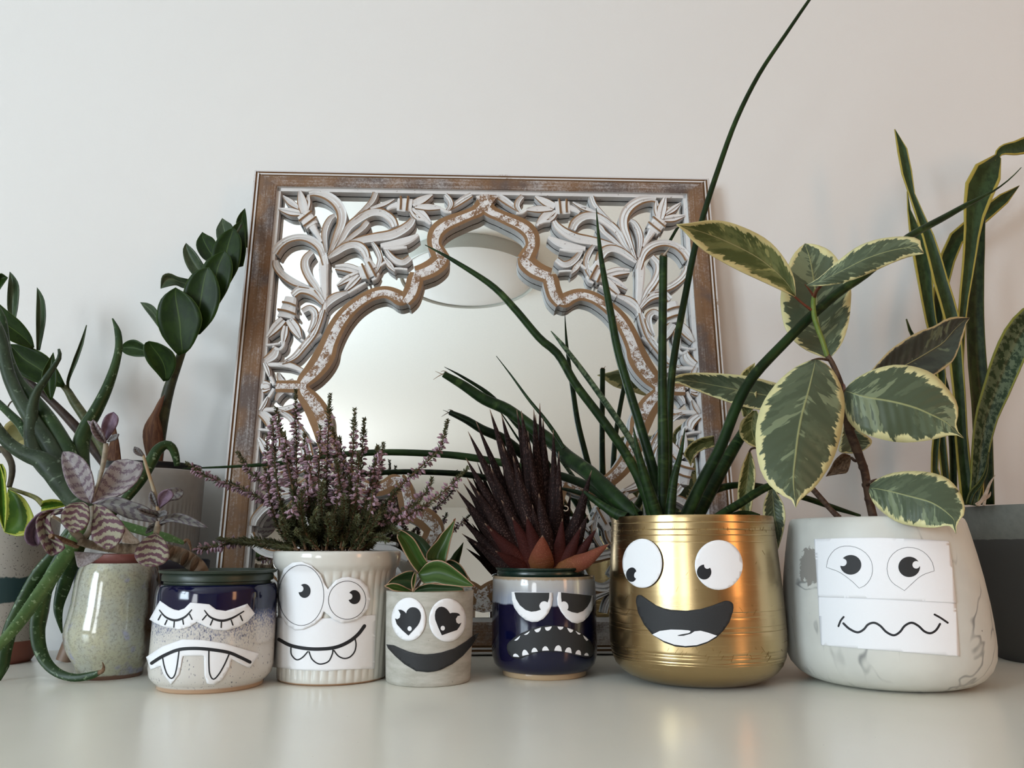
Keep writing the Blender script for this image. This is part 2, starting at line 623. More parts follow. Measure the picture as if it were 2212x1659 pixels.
# celadon crackle pot
k = NT('celadon_crackle_glaze'); o = k.obj(); z = k.xyz(o)[2]
n1 = k.noise(o, 38.0, 3.0); n2 = k.noise(o, 420.0, 3.0, 0.8)
col = k.mix(k.step(n1, 0.35, 0.65), (0.39, 0.40, 0.345, 1), (0.43, 0.415, 0.295, 1))
col = k.mix(k.step(k.noise(o, 55.0, 2.0), 0.60, 0.75), col, (0.33, 0.34, 0.46, 1))
col = k.mix(k.math('MULTIPLY', k.step(n2, 0.46, 0.68), 0.7), col, (0.21, 0.21, 0.165, 1))
col = k.mix(k.step(k.math('ADD', z, k.math('MULTIPLY', n1, 0.006)), 0.0075, 0.006), col, (0.15, 0.07, 0.045, 1))
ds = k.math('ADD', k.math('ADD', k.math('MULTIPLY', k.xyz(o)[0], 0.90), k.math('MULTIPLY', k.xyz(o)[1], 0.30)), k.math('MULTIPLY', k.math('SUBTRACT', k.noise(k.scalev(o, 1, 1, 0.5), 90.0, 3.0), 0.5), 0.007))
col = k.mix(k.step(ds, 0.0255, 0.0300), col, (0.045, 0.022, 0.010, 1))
M['celadon'] = k.done(col, 0.10, coat=0.5)
# speckled stoneware with dark green band and terracotta foot
k = NT('speckled_stoneware'); o = k.obj(); z = k.xyz(o)[2]
sp = k.step(k.noise(o, 560.0, 2.0), 0.62, 0.68)
col = k.mix(sp, (0.36, 0.325, 0.285, 1), (0.07, 0.06, 0.055, 1))
zz = k.math('ADD', z, k.math('MULTIPLY', k.math('SUBTRACT', k.noise(k.scalev(o, 1, 1, 0.5), 60.0, 3.0), 0.5), 0.012))
band = k.math('MULTIPLY', k.step(zz, 0.0615, 0.0635), k.step(zz, 0.0885, 0.0865))
col = k.mix(band, col, (0.010, 0.036, 0.038, 1))
col = k.mix(k.step(z, 0.0235, 0.0225), col, (0.20, 0.058, 0.035, 1))
M['speck'] = k.done(col, 0.55)
# ribbed grey planter
M['greypot'] = plain('grey_washed_clay', (0.30, 0.285, 0.265, 1), 0.8, grain=0.12, scale=60)
# two-tone dark planter
k = NT('two_tone_grey_cement'); o = k.obj(); z = k.xyz(o)[2]
n1 = k.noise(o, 160.0, 4.0, 0.7)
zz = k.math('ADD', z, k.math('MULTIPLY', k.noise(o, 60.0, 2.0), 0.003))
col = k.mix(k.step(zz, 0.1275, 0.1285), (0.046, 0.045, 0.042, 1), k.mix(n1, (0.105, 0.11, 0.095, 1), (0.19, 0.195, 0.17, 1)))
M['twotone'] = k.done(col, 0.75)

# leaves and stems
M['ficus'] = leafmat('variegated_rubber_leaf', (0.066, 0.086, 0.050, 1), (0.088, 0.112, 0.066, 1), edge=(0.60, 0.56, 0.29, 1), ew=0.84, en=1.0, mid=(0.26, 0.28, 0.13, 1), mw=0.032, ns=(7.0, 2.0), third=(0.17, 0.205, 0.12, 1), tthr=(0.575, 0.60), veins=0.25, rough=0.38, tipc=0.45, thr=(0.50, 0.56), slant=0.16)
M['ficus_back'] = leafmat('rubber_leaf_underside', (0.060, 0.075, 0.022, 1), (0.13, 0.14, 0.05, 1), edge=(0.50, 0.43, 0.20, 1), ew=0.82, en=1.0, mid=(0.25, 0.23, 0.11, 1), mw=0.03, ns=(6.0, 2.0), third=(0.24, 0.23, 0.085, 1), tthr=(0.60, 0.63), veins=0.2, rough=0.5, tipc=0.5, slant=0.16)
M['ficus_dark'] = leafmat('dark_rubber_leaf', (0.030, 0.036, 0.030, 1), (0.045, 0.055, 0.042, 1), edge=(0.42, 0.33, 0.17, 1), ew=0.93, en=0.25, mid=(0.24, 0.22, 0.10, 1), mw=0.025, ns=(8.0, 2.4), third=(0.10, 0.12, 0.075, 1), tthr=(0.62, 0.65), veins=0.3, rough=0.40, tipc=0.25, slant=0.16)
M['dry'] = leafmat('dry_brown_leaf', (0.10, 0.055, 0.03, 1), (0.20, 0.12, 0.07, 1), ns=(8.0, 8.0), rough=0.7)
M['drypale'] = leafmat('dry_pale_leaf', (0.30, 0.23, 0.17, 1), (0.40, 0.32, 0.25, 1), ns=(8.0, 8.0), rough=0.7)
M['mauve'] = leafmat('withered_mauve_leaf', (0.19, 0.16, 0.16, 1), (0.28, 0.25, 0.25, 1), ns=(8.0, 8.0), rough=0.7)
M['snake'] = leafmat('snake_plant_leaf', (0.016, 0.032, 0.010, 1), (0.028, 0.052, 0.017, 1), edge=(0.34, 0.275, 0.055, 1), ew=0.80, en=0.10, ns=(40.0, 3.0), rough=0.38)
M['snake_plain'] = leafmat('dark_snake_leaf', (0.012, 0.022, 0.008, 1), (0.024, 0.042, 0.014, 1), edge=(0.07, 0.075, 0.015, 1), ew=0.95, ns=(40.0, 3.0), rough=0.4)
M['snake_mott'] = leafmat('mottled_snake_leaf', (0.018, 0.034, 0.014, 1), (0.085, 0.110, 0.060, 1), edge=(0.17, 0.18, 0.035, 1), ew=0.91, ns=(46.0, 5.0), rough=0.4, thr=(0.46, 0.54))
M['cyl'] = leafmat('cylindrical_green_leaf', (0.007, 0.018, 0.005, 1), (0.014, 0.033, 0.008, 1), ns=(15.0, 1.6), third=(0.036, 0.066, 0.018, 1), tthr=(0.56, 0.72), rough=0.45, spec=0.14)
M['cyl_pale'] = leafmat('pale_banded_leaf', (0.020, 0.045, 0.022, 1), (0.10, 0.15, 0.085, 1), ns=(34.0, 1.5), rough=0.4)
M['zz'] = leafmat('zz_leaf', (0.0075, 0.020, 0.0022, 1), (0.013, 0.032, 0.0032, 1), mid=(0.050, 0.085, 0.016, 1), mw=0.045, ns=(4.0, 3.0), edge=(0.045, 0.08, 0.015, 1), ew=0.975, soft=0.015, rough=0.42, spec=0.16)
M['zz_pale'] = leafmat('zz_leaf_side', (0.035, 0.055, 0.028, 1), (0.06, 0.085, 0.045, 1), mid=(0.12, 0.16, 0.08, 1), mw=0.05, ns=(4.0, 3.0), rough=0.35)
M['zz_stem'] = leafmat('zz_stem', (0.032, 0.035, 0.020, 1), (0.055, 0.062, 0.030, 1), ns=(18.0, 2.0), rough=0.5)
M['zz_stem_green'] = leafmat('zz_stem_green', (0.060, 0.072, 0.030, 1), (0.10, 0.105, 0.05, 1), ns=(18.0, 2.0), rough=0.5)
M['zz_stem_brown'] = leafmat('zz_stem_brown', (0.030, 0.020, 0.016, 1), (0.050, 0.034, 0.026, 1), ns=(18.0, 2.0), rough=0.5)
M['bract'] = leafmat('papery_bract', (0.075, 0.030, 0.016, 1), (0.13, 0.060, 0.030, 1), ns=(5.0, 9.0), rough=0.7)
M['aloe'] = leafmat('aloe_leaf', (0.014, 0.034, 0.009, 1), (0.026, 0.054, 0.015, 1), ns=(6.0, 2.0), rough=0.36, speck=(0.22, 0.30, 0.18, 1))
M['aloe_grey'] = leafmat('grey_green_aloe_leaf', (0.017, 0.030, 0.014, 1), (0.034, 0.052, 0.028, 1), ns=(6.0, 3.0), rough=0.42, speck=(0.16, 0.21, 0.15, 1))
M['aloe_lite'] = leafmat('light_aloe_leaf', (0.050, 0.098, 0.030, 1), (0.074, 0.130, 0.042, 1), ns=(6.0, 2.0), rough=0.36, speck=(0.25, 0.33, 0.18, 1))
M['pothos'] = leafmat('pothos_leaf', (0.045, 0.105, 0.012, 1), (0.070, 0.135, 0.015, 1), edge=(0.34, 0.37, 0.055, 1), ew=0.62, en=0.7, ns=(4.0, 3.0), rough=0.35)
M['pothos_old'] = leafmat('yellowing_pothos_leaf', (0.13, 0.125, 0.045, 1), (0.17, 0.155, 0.06, 1), edge=(0.28, 0.25, 0.10, 1), ew=0.65, en=0.5, ns=(4.0, 3.0), rough=0.45)
M['vine'] = leafmat('pothos_stem', (0.045, 0.036, 0.022, 1), (0.08, 0.065, 0.035, 1), ns=(12.0, 2.0), rough=0.5)
M['vine_green'] = leafmat('pothos_petiole', (0.13, 0.13, 0.045, 1), (0.18, 0.17, 0.06, 1), ns=(12.0, 2.0), rough=0.5)
# kalanchoe
def kal(name, pale, pale2, purple, freq, thr, spots):
    k = NT(name)
    t, s = k.uv()
    r = k.math('MULTIPLY', k.rnd(), 21.0)
    d = k.math('MULTIPLY', k.math('ABSOLUTE', k.math('SUBTRACT', s, 0.5)), 2.0)
    nz = k.noise(k.comb(k.math('MULTIPLY', t, 7.0), k.math('MULTIPLY', s, 5.0), r), 1.0, 4.0, 0.65)
    wv = k.math('SINE', k.math('ADD', k.math('MULTIPLY', k.math('SUBTRACT', t, k.math('MULTIPLY', d, 0.10)), freq), k.math('MULTIPLY', nz, 9.0)))
    f = k.math('ADD', k.math('MULTIPLY', wv, 0.5), k.math('MULTIPLY', k.math('SUBTRACT', k.noise(k.comb(k.math('MULTIPLY', t, 40.0), k.math('MULTIPLY', s, 26.0), r), 1.0, 3.0), 0.5), spots))
    col = k.mix(k.step(f, thr - 0.06, thr + 0.10), k.mix(nz, pale, pale2), purple)
    col = k.mix(k.math('MULTIPLY', k.step(d, 0.93, 0.98), 0.5), col, purple)
    return k.done(col, 0.55, spec=0.35)
M['kal'] = kal('striped_kalanchoe_leaf', (0.22, 0.205, 0.14, 1), (0.27, 0.25, 0.175, 1), (0.085, 0.034, 0.046, 1), 42.0, -0.02, 0.9)
M['kal_pale'] = kal('speckled_kalanchoe_leaf', (0.30, 0.27, 0.255, 1), (0.25, 0.22, 0.22, 1), (0.135, 0.095, 0.115, 1), 46.0, 0.16, 2.8)
M['kal_grey'] = kal('grey_kalanchoe_leaf', (0.20, 0.195, 0.175, 1), (0.15, 0.145, 0.14, 1), (0.085, 0.070, 0.080, 1), 40.0, 0.15, 1.2)
M['kal_purple'] = leafmat('purple_kalanchoe_leaf', (0.12, 0.075, 0.105, 1), (0.165, 0.11, 0.145, 1), ns=(6.0, 4.0), rough=0.55)
M['kal_stalk'] = leafmat('kalanchoe_stalk', (0.22, 0.19, 0.14, 1), (0.30, 0.25, 0.19, 1), ns=(8.0, 2.0), rough=0.6)
M['kal_stalk_o'] = leafmat('orange_kalanchoe_stalk', (0.33, 0.22, 0.12, 1), (0.30, 0.25, 0.17, 1), ns=(5.0, 2.0), rough=0.6)
M['kal_trunk'] = leafmat('kalanchoe_trunk', (0.13, 0.095, 0.065, 1), (0.23, 0.175, 0.125, 1), ns=(26.0, 2.0), rough=0.75, veins=0.6)
# heather
M['heath_stem'] = leafmat('heather_stem', (0.10, 0.055, 0.028, 1), (0.15, 0.085, 0.045, 1), ns=(20.0, 2.0), rough=0.7)
M['heath_green'] = plain('heather_needles', (0.078, 0.084, 0.030, 1), 0.6, grain=0.35, scale=160)
M['heath_flower'] = plain('heather_flowers', (0.40, 0.25, 0.305, 1), 0.55, grain=0.38, scale=420)
# haworthia
def haw(name, a, b, tub, amt):
    k = NT(name)
    t, s = k.uv()
    vec = k.comb(k.math('MULTIPLY', t, 46.0), k.math('MULTIPLY', s, 22.0), k.math('MULTIPLY', k.rnd(), 9.0))
    v = k.voro(vec, 1.0)
    col = k.mix(k.step(k.math('ADD', t, k.math('MULTIPLY', k.noise(vec, 0.2, 2.0), 0.3)), 0.25, 0.75), a, b)
    col = k.mix(k.math('MULTIPLY', k.step(v, 0.42, 0.25), amt), col, tub)
    col = k.mix(k.step(t, 0.93, 0.99), col, (0.20, 0.13, 0.09, 1))
    k.bump(k.step(v, 0.5, 0.1), 0.5, 0.0008)
    return k.done(col, 0.6, spec=0.08)
M['haw'] = haw('maroon_haworthia_leaf', (0.017, 0.0045, 0.0035, 1), (0.012, 0.0055, 0.005, 1), (0.095, 0.056, 0.048, 1), 0.55)
M['haw_red'] = haw('red_haworthia_leaf', (0.050, 0.010, 0.007, 1), (0.034, 0.008, 0.007, 1), (0.085, 0.030, 0.022, 1), 0.4)
M['haw_orange'] = haw('orange_haworthia_leaf', (0.15, 0.060, 0.020, 1), (0.16, 0.045, 0.026, 1), (0.27, 0.11, 0.06, 1), 0.5)
# gasteria-like rosette
M['ros'] = leafmat('rosette_leaf', (0.030, 0.066, 0.012, 1), (0.048, 0.090, 0.020, 1), edge=(0.40, 0.25, 0.16, 1), ew=0.962, soft=0.015, ns=(1.5, 9.0), rough=0.34)
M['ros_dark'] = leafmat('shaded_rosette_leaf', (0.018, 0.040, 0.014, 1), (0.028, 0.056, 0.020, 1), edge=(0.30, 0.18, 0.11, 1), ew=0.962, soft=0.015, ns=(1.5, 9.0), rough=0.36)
M['ficus_stem_green'] = leafmat('green_rubber_shoot', (0.10, 0.15, 0.025, 1), (0.14, 0.18, 0.035, 1), ns=(9.0, 2.0), rough=0.45)
M['ficus_stem'] = leafmat('brown_rubber_stem', (0.055, 0.030, 0.020, 1), (0.10, 0.060, 0.038, 1), ns=(22.0, 2.0), rough=0.65)
M['ficus_red'] = leafmat('red_petiole', (0.13, 0.035, 0.020, 1), (0.17, 0.055, 0.03, 1), ns=(9.0, 2.0), rough=0.45)
M['lampglass'] = plain('opal_glass', (0.80, 0.80, 0.79, 1), 0.35, grain=0.01)
M['lampring'] = plain('lamp_rim', (0.42, 0.42, 0.38, 1), 0.4, grain=0.05)
# ------------------------------------------------------------------ room shell
RX0, RX1, RY0, RY1, RZ0, RZ1 = -2.0, 2.3, -6.5, 0.965, -0.80, 1.45
WALL_Y = RY1
v, f = boxv(RX0 - .1, RX1 + .1, RY1, RY1 + .1, RZ0 - .1, RZ1 + .1)
structure(mk('wall_back', v, f, M['wall'], smooth=False))
v, f = boxv(RX1, RX1 + .1, RY0, RY1, RZ0, RZ1)
structure(mk('wall_right', v, f, M['warmwall'], smooth=False))
v, f = boxv(RX0 - .1, RX1 + .1, RY0 - .1, RY1, RZ0 - .1, RZ0)
structure(mk('floor', v, f, M['floor'], smooth=False))
v, f = boxv(RX0 - .1, RX1 + .1, RY0 - .1, RY1, RZ1, RZ1 + .1)
structure(mk('ceiling', v, f, M['ceil'], smooth=False))


def wall_with_hole(name, axis, at, lo, hi, hlo, hhi, thick):
    """wall slab on x=at or y=at with a rectangular opening"""
    b = MB()
    for (a0, a1, z0, z1) in ((lo[0], hlo[0], lo[1], hi[1]), (hhi[0], hi[0], lo[1], hi[1]), (hlo[0], hhi[0], lo[1], hlo[1]), (hlo[0], hhi[0], hhi[1], hi[1])):
        if axis == 'x':
            b.add(*boxv(at - thick, at, a0, a1, z0, z1))
        else:
            b.add(*boxv(a0, a1, at - thick, at, z0, z1))
    return structure(b.make(name, M['wall'], smooth=False))


def window(name, axis, at, lo, hi, bars):
    root = bpy.data.objects.new(name, None)
    COL.objects.link(root)
    root['kind'] = 'structure'
    ORIG[root.name] = Vector((0, 0, 0))
    t, dpt = 0.05, 0.03

    def bar(nm, a0, a1, z0, z1):
        vv, ff = boxv(at + .085, at + .085 + dpt, a0, a1, z0, z1) if axis == 'x' else boxv(a0, a1, at + .085, at + .085 + dpt, z0, z1)
        mk(nm, vv, ff, M['ceil'], root, smooth=False)
    bar('window_frame', lo[0], hi[0], lo[1] - t, lo[1])
    bar('window_frame', lo[0], hi[0], hi[1], hi[1] + t)
    bar('window_frame', lo[0] - t, lo[0], lo[1] - t, hi[1] + t)
    bar('window_frame', hi[0], hi[0] + t, lo[1] - t, hi[1] + t)
    for q in range(1, bars):
        a = lo[0] + (hi[0] - lo[0]) * q / bars
        bar('glazing_bar', a - .025, a + .025, lo[1], hi[1])
    zc = (lo[1] + hi[1]) / 2
    bar('glazing_bar', lo[0], hi[0], zc - .02, zc + .02)
    return root


v, f = boxv(RX0 - .1, RX1 + .1, RY0 - .1, RY0, RZ0, RZ1)
structure(mk('wall_front', v, f, M['ceil'], smooth=False))
wall_with_hole('wall_left', 'x', RX0, (RY0, RZ0), (RY1, RZ1), (WIN1[0], WIN1[2]), (WIN1[1], WIN1[3]), 0.1)
window('window_1', 'x', RX0, (WIN1[0], WIN1[2]), (WIN1[1], WIN1[3]), 2)

# sideboard: its top is z = 0
t = thing('sideboard', 'long white sideboard whose glossy top carries all the pots and the mirror', 'sideboard', (0, 0.69, 0))
v, f = boxv(-1.3, 1.3, 0.36, 0.945, -0.025, 0.0)
o = mk('sideboard_top', v, f, M['side'], t, smooth=False)
bv = o.modifiers.new('edge', 'BEVEL'); bv.width = 0.003; bv.segments = 2
v, f = boxv(-1.27, 1.27, 0.39, 0.94, -0.72, -0.025)
mk('sideboard_body', v, f, M['side'], t, smooth=False)
for x in (-1.2, 1.2):
    for y in (0.44, 0.88):
        v, f = boxv(x - .025, x + .025, y - .025, y + .025, RZ0, -0.72)
        mk('leg', v, f, M['side'], t, smooth=False)

# ------------------------------------------------------------------ carved mirror
YAW, LEAN = 0.0392, 0.0622
BX, BY, SZ = -0.035, 0.8906, 0.5958
UX = Vector((math.cos(YAW), math.sin(YAW), 0))
NB = Vector((-math.sin(YAW), math.cos(YAW), 0))
UP = Vector((0, 0, math.cos(LEAN))) + NB * math.sin(LEAN)
NF = UX.cross(UP)          # towards the viewer
MB0 = Vector((BX, BY, 0.0019))
mir = thing('carved_mirror', 'square mirror in a carved whitewashed brown wooden frame leaning on the wall', 'mirror', MB0)
mir.matrix_world = Matrix(((UX.x, -NF.x, UP.x, MB0.x), (UX.y, -NF.y, UP.y, MB0.y), (UX.z, -NF.z, UP.z, MB0.z), (0, 0, 0, 1)))


def mp(px, py, w=-0.004):
    d = ray(px, py)
    q = MB0 + NF * w
    t = (q - CAM).dot(NF) / d.dot(NF)
    h = CAM + d * t - q
    return (h.dot(UX), h.dot(UP))


HS = SZ / 2
iu0 = mp(599, 404, -.003)[0]
iv1 = mp(1040, 412, -.003)[1]
iu1 = -iu0
iv0 = mp(1040, 1344, -.003)[1]
VC = mp(655, 836)[1]
GLW = -0.017


def rail(side):
    """one mitred moulded rail: main field plus worn bead strips"""
    wd = {'l': HS + iu0, 'r': HS + iu0, 't': SZ - iv1, 'b': iv0}[side]
    prof = [(0, -.028), (0, -.003), (.0012, -.0005), (.0030, -.0005), (.0036, -.0022), (.0048, -.0022), (.0054, -.0002), (.0074, -.0002), (.0080, -.0018),
            (.0092, -.0018), (.0098, .0006), (wd * .75, .0012), (wd - .0012, .0002), (wd, -.001), (wd, GLW)]
    kinds = [1, 1, 1, 2, 2, 2, 1, 2, 2, 0, 0, 0, 0, 1]
    v = []
    n = len(prof)
    A = {'l': ((-HS, 0), (-HS, SZ)), 'r': ((HS, 0), (HS, SZ)), 't': ((-HS, SZ), (HS, SZ)), 'b': ((-HS, 0), (HS, 0))}[side]
    Bq = {'l': ((iu0, iv0), (iu0, iv1)), 'r': ((iu1, iv0), (iu1, iv1)), 't': ((iu0, iv1), (iu1, iv1)), 'b': ((iu0, iv0), (iu1, iv0))}[side]
    K = 24
    for i in range(K + 1):
        tt = i / K
        for d, w in prof:
            q = d / wd
            a = [A[0][c] + (A[1][c] - A[0][c]) * tt for c in (0, 1)]
            b = [Bq[0][c] + (Bq[1][c] - Bq[0][c]) * tt for c in (0, 1)]
            v.append((a[0] + (b[0] - a[0]) * q, -w, a[1] + (b[1] - a[1]) * q))
    f, mi = [], []
    for i in range(K):
        for j in range(n - 1):
            f.append((i * n + j, i * n + j + 1, (i + 1) * n + j + 1, (i + 1) * n + j))
            mi.append(kinds[j])
    main = M['rail_h'] if side in 'tb' else M['rail_v']
    o = mk('frame_rail', v, f, [main, M['bead'], M['brown']], mir, smooth=False, midx=mi, local=True)
    return o


for s_ in 'lrtb':
    rail(s_)
# glass and backing board
v = [(-HS + .01, -GLW, .01), (HS - .01, -GLW, .01), (HS - .01, -GLW, SZ - .01), (-HS + .01, -GLW, SZ - .01)]
mk('mirror_glass', v, [(0, 1, 2, 3)], M['mirror'], mir, smooth=False, local=True)
v, f = boxv(-HS + .004, HS - .004, .0185, .028, .003, SZ - .003)
mk('backing_board', v, f, M['brown'], mir, smooth=False, local=True)


def ribbon(name, path, hw, top=-.004, base=GLW + .001, kind='scroll', mir4=True):
    """carved strip along a pixel path (upper left quarter), repeated in the other three quarters"""
    if len(hw) != len(path):
        hw = fit(hw, len(path))
    if kind == 'band':
        hw = [h * 1.18 for h in hw]
    N = max(8, 5 * len(path))
    pp = resample([(x, y, 0, h) for (x, y), h in zip(path, hw)], N)
    uvp = [mp(p[0], p[1], top) for p in pp]
    ww = []
    for p, q in zip(pp, uvp):
        e = mp(p[0] + 5, p[1], top)
        ww.append(p[3] * math.hypot(e[0] - q[0], e[1] - q[1]) / 5)
    if kind == 'band':
        cs = [(-1, None), (-1, 0), (-.60, .0012), (0, .0016), (.34, .0012), (1, 0), (1, None)]
        mk_ = [0, 1, 2, 2, 1, 0]
        mats = [M['white'], M['brown'], M['chip']]
    elif kind == 'scroll':
        cs = [(-1, None), (-1, .0002), (-.62, .0010), (-.1, -.0012), (.1, .0005), (.62, -.0010), (1, .0008), (1, None)]
        mk_ = [0, 1, 2, 2, 2, 2, 0]
        mats = [M['white'], M['brown'], M['white']]
    elif kind == 'petal':
        cs = [(-1, None), (-1, -.001), (-.75, .0004), (0, -.0014), (.1, .0008), (.8, .0004), (1, -.001), (1, None)]
        mk_ = [0, 1, 0, 0, 0, 1, 0]
        mats = [M['white'], M['brown']]
    elif kind == 'rib':
        cs = [(-1, None), (-1, .002), (0, .003), (1, .002), (1, None)]
        mk_ = [0, 1, 1, 0]
        mats = [M['white'], M['brown']]
    else:  # plain white
        cs = [(-1, None), (-1, -.0006), (-.6, .0006), (.6, .0006), (1, -.0006), (1, None)]
        mk_ = [0, 0, 0, 0, 0]
        mats = [M['white']]
    n = len(cs)
    for fu, fv in ((1, 0), (-1, 0), (1, 1), (-1, 1)) if mir4 else ((1, 0),):
        v, f, mi = [], [], []
        for i, (a, b) in enumerate(uvp):
            p, q = uvp[max(i - 1, 0)], uvp[min(i + 1, N - 1)]
            dx, dy = q[0] - p[0], q[1] - p[1]
            l = math.hypot(dx, dy) or 1
            nx, ny = dy / l, -dx / l
            for s, h in cs:
                uu, vv = a + nx * s * ww[i], b + ny * s * ww[i]
                if fv:
                    vv = 2 * VC - vv
                uu = max(iu0 - .004, min(iu1 + .004, uu * fu)) if True else uu
                vv = max(iv0 - .001, min(iv1 + .001, vv))
                v.append((uu, -(base if h is None else top + h), vv))
        for i in range(N - 1):
            for j in range(n - 1):
                f.append((i * n + j, i * n + j + 1, (i + 1) * n + j + 1, (i + 1) * n + j))
                mi.append(mk_[j])
        f.append(tuple(range(n))); mi.append(0)
        f.append(tuple(reversed(range((N - 1) * n, N * n)))); mi.append(0)
        mk(name, v, f, mats, mir, midx=mi, smooth=False, local=True)


BANDT = -.0022
ribbon('arch_band', [(1047, 441), (1030, 456), (1012, 464), (992, 472), (974, 479), (957, 488), (945, 499), (939, 513), (939, 530), (948, 548), (952, 558)], [17, 13, 12, 13, 14, 15, 15, 14, 13, 15, 17], BANDT, kind='band')
ribbon('arch_band', [(963, 551), (952, 563), (936, 577), (918, 586), (900, 592)], [8, 17, 18, 17, 16], BANDT + .0003, kind='band')
ribbon('arch_band', [(900, 590), (897, 602), (893, 618), (886, 636), (874, 652)], [12, 15, 15, 15, 12], BANDT + .0006, kind='band')
ribbon('arch_band', [(882, 650), (868, 646), (850, 636), (832, 631), (812, 634), (793, 642), (766, 660), (742, 684), (724, 712), (710, 743), (702, 765), (690, 786), (674, 806), (660, 820), (650, 834)], [6, 14, 13, 12, 12, 12, 13, 15, 16, 17, 20, 20, 18, 15, 11], BANDT, kind='band')
ribbon('arch_stub', [(662, 835), (640, 833), (618, 833), (596, 832)], [9, 10, 10, 9], BANDT + .0004, kind='band')
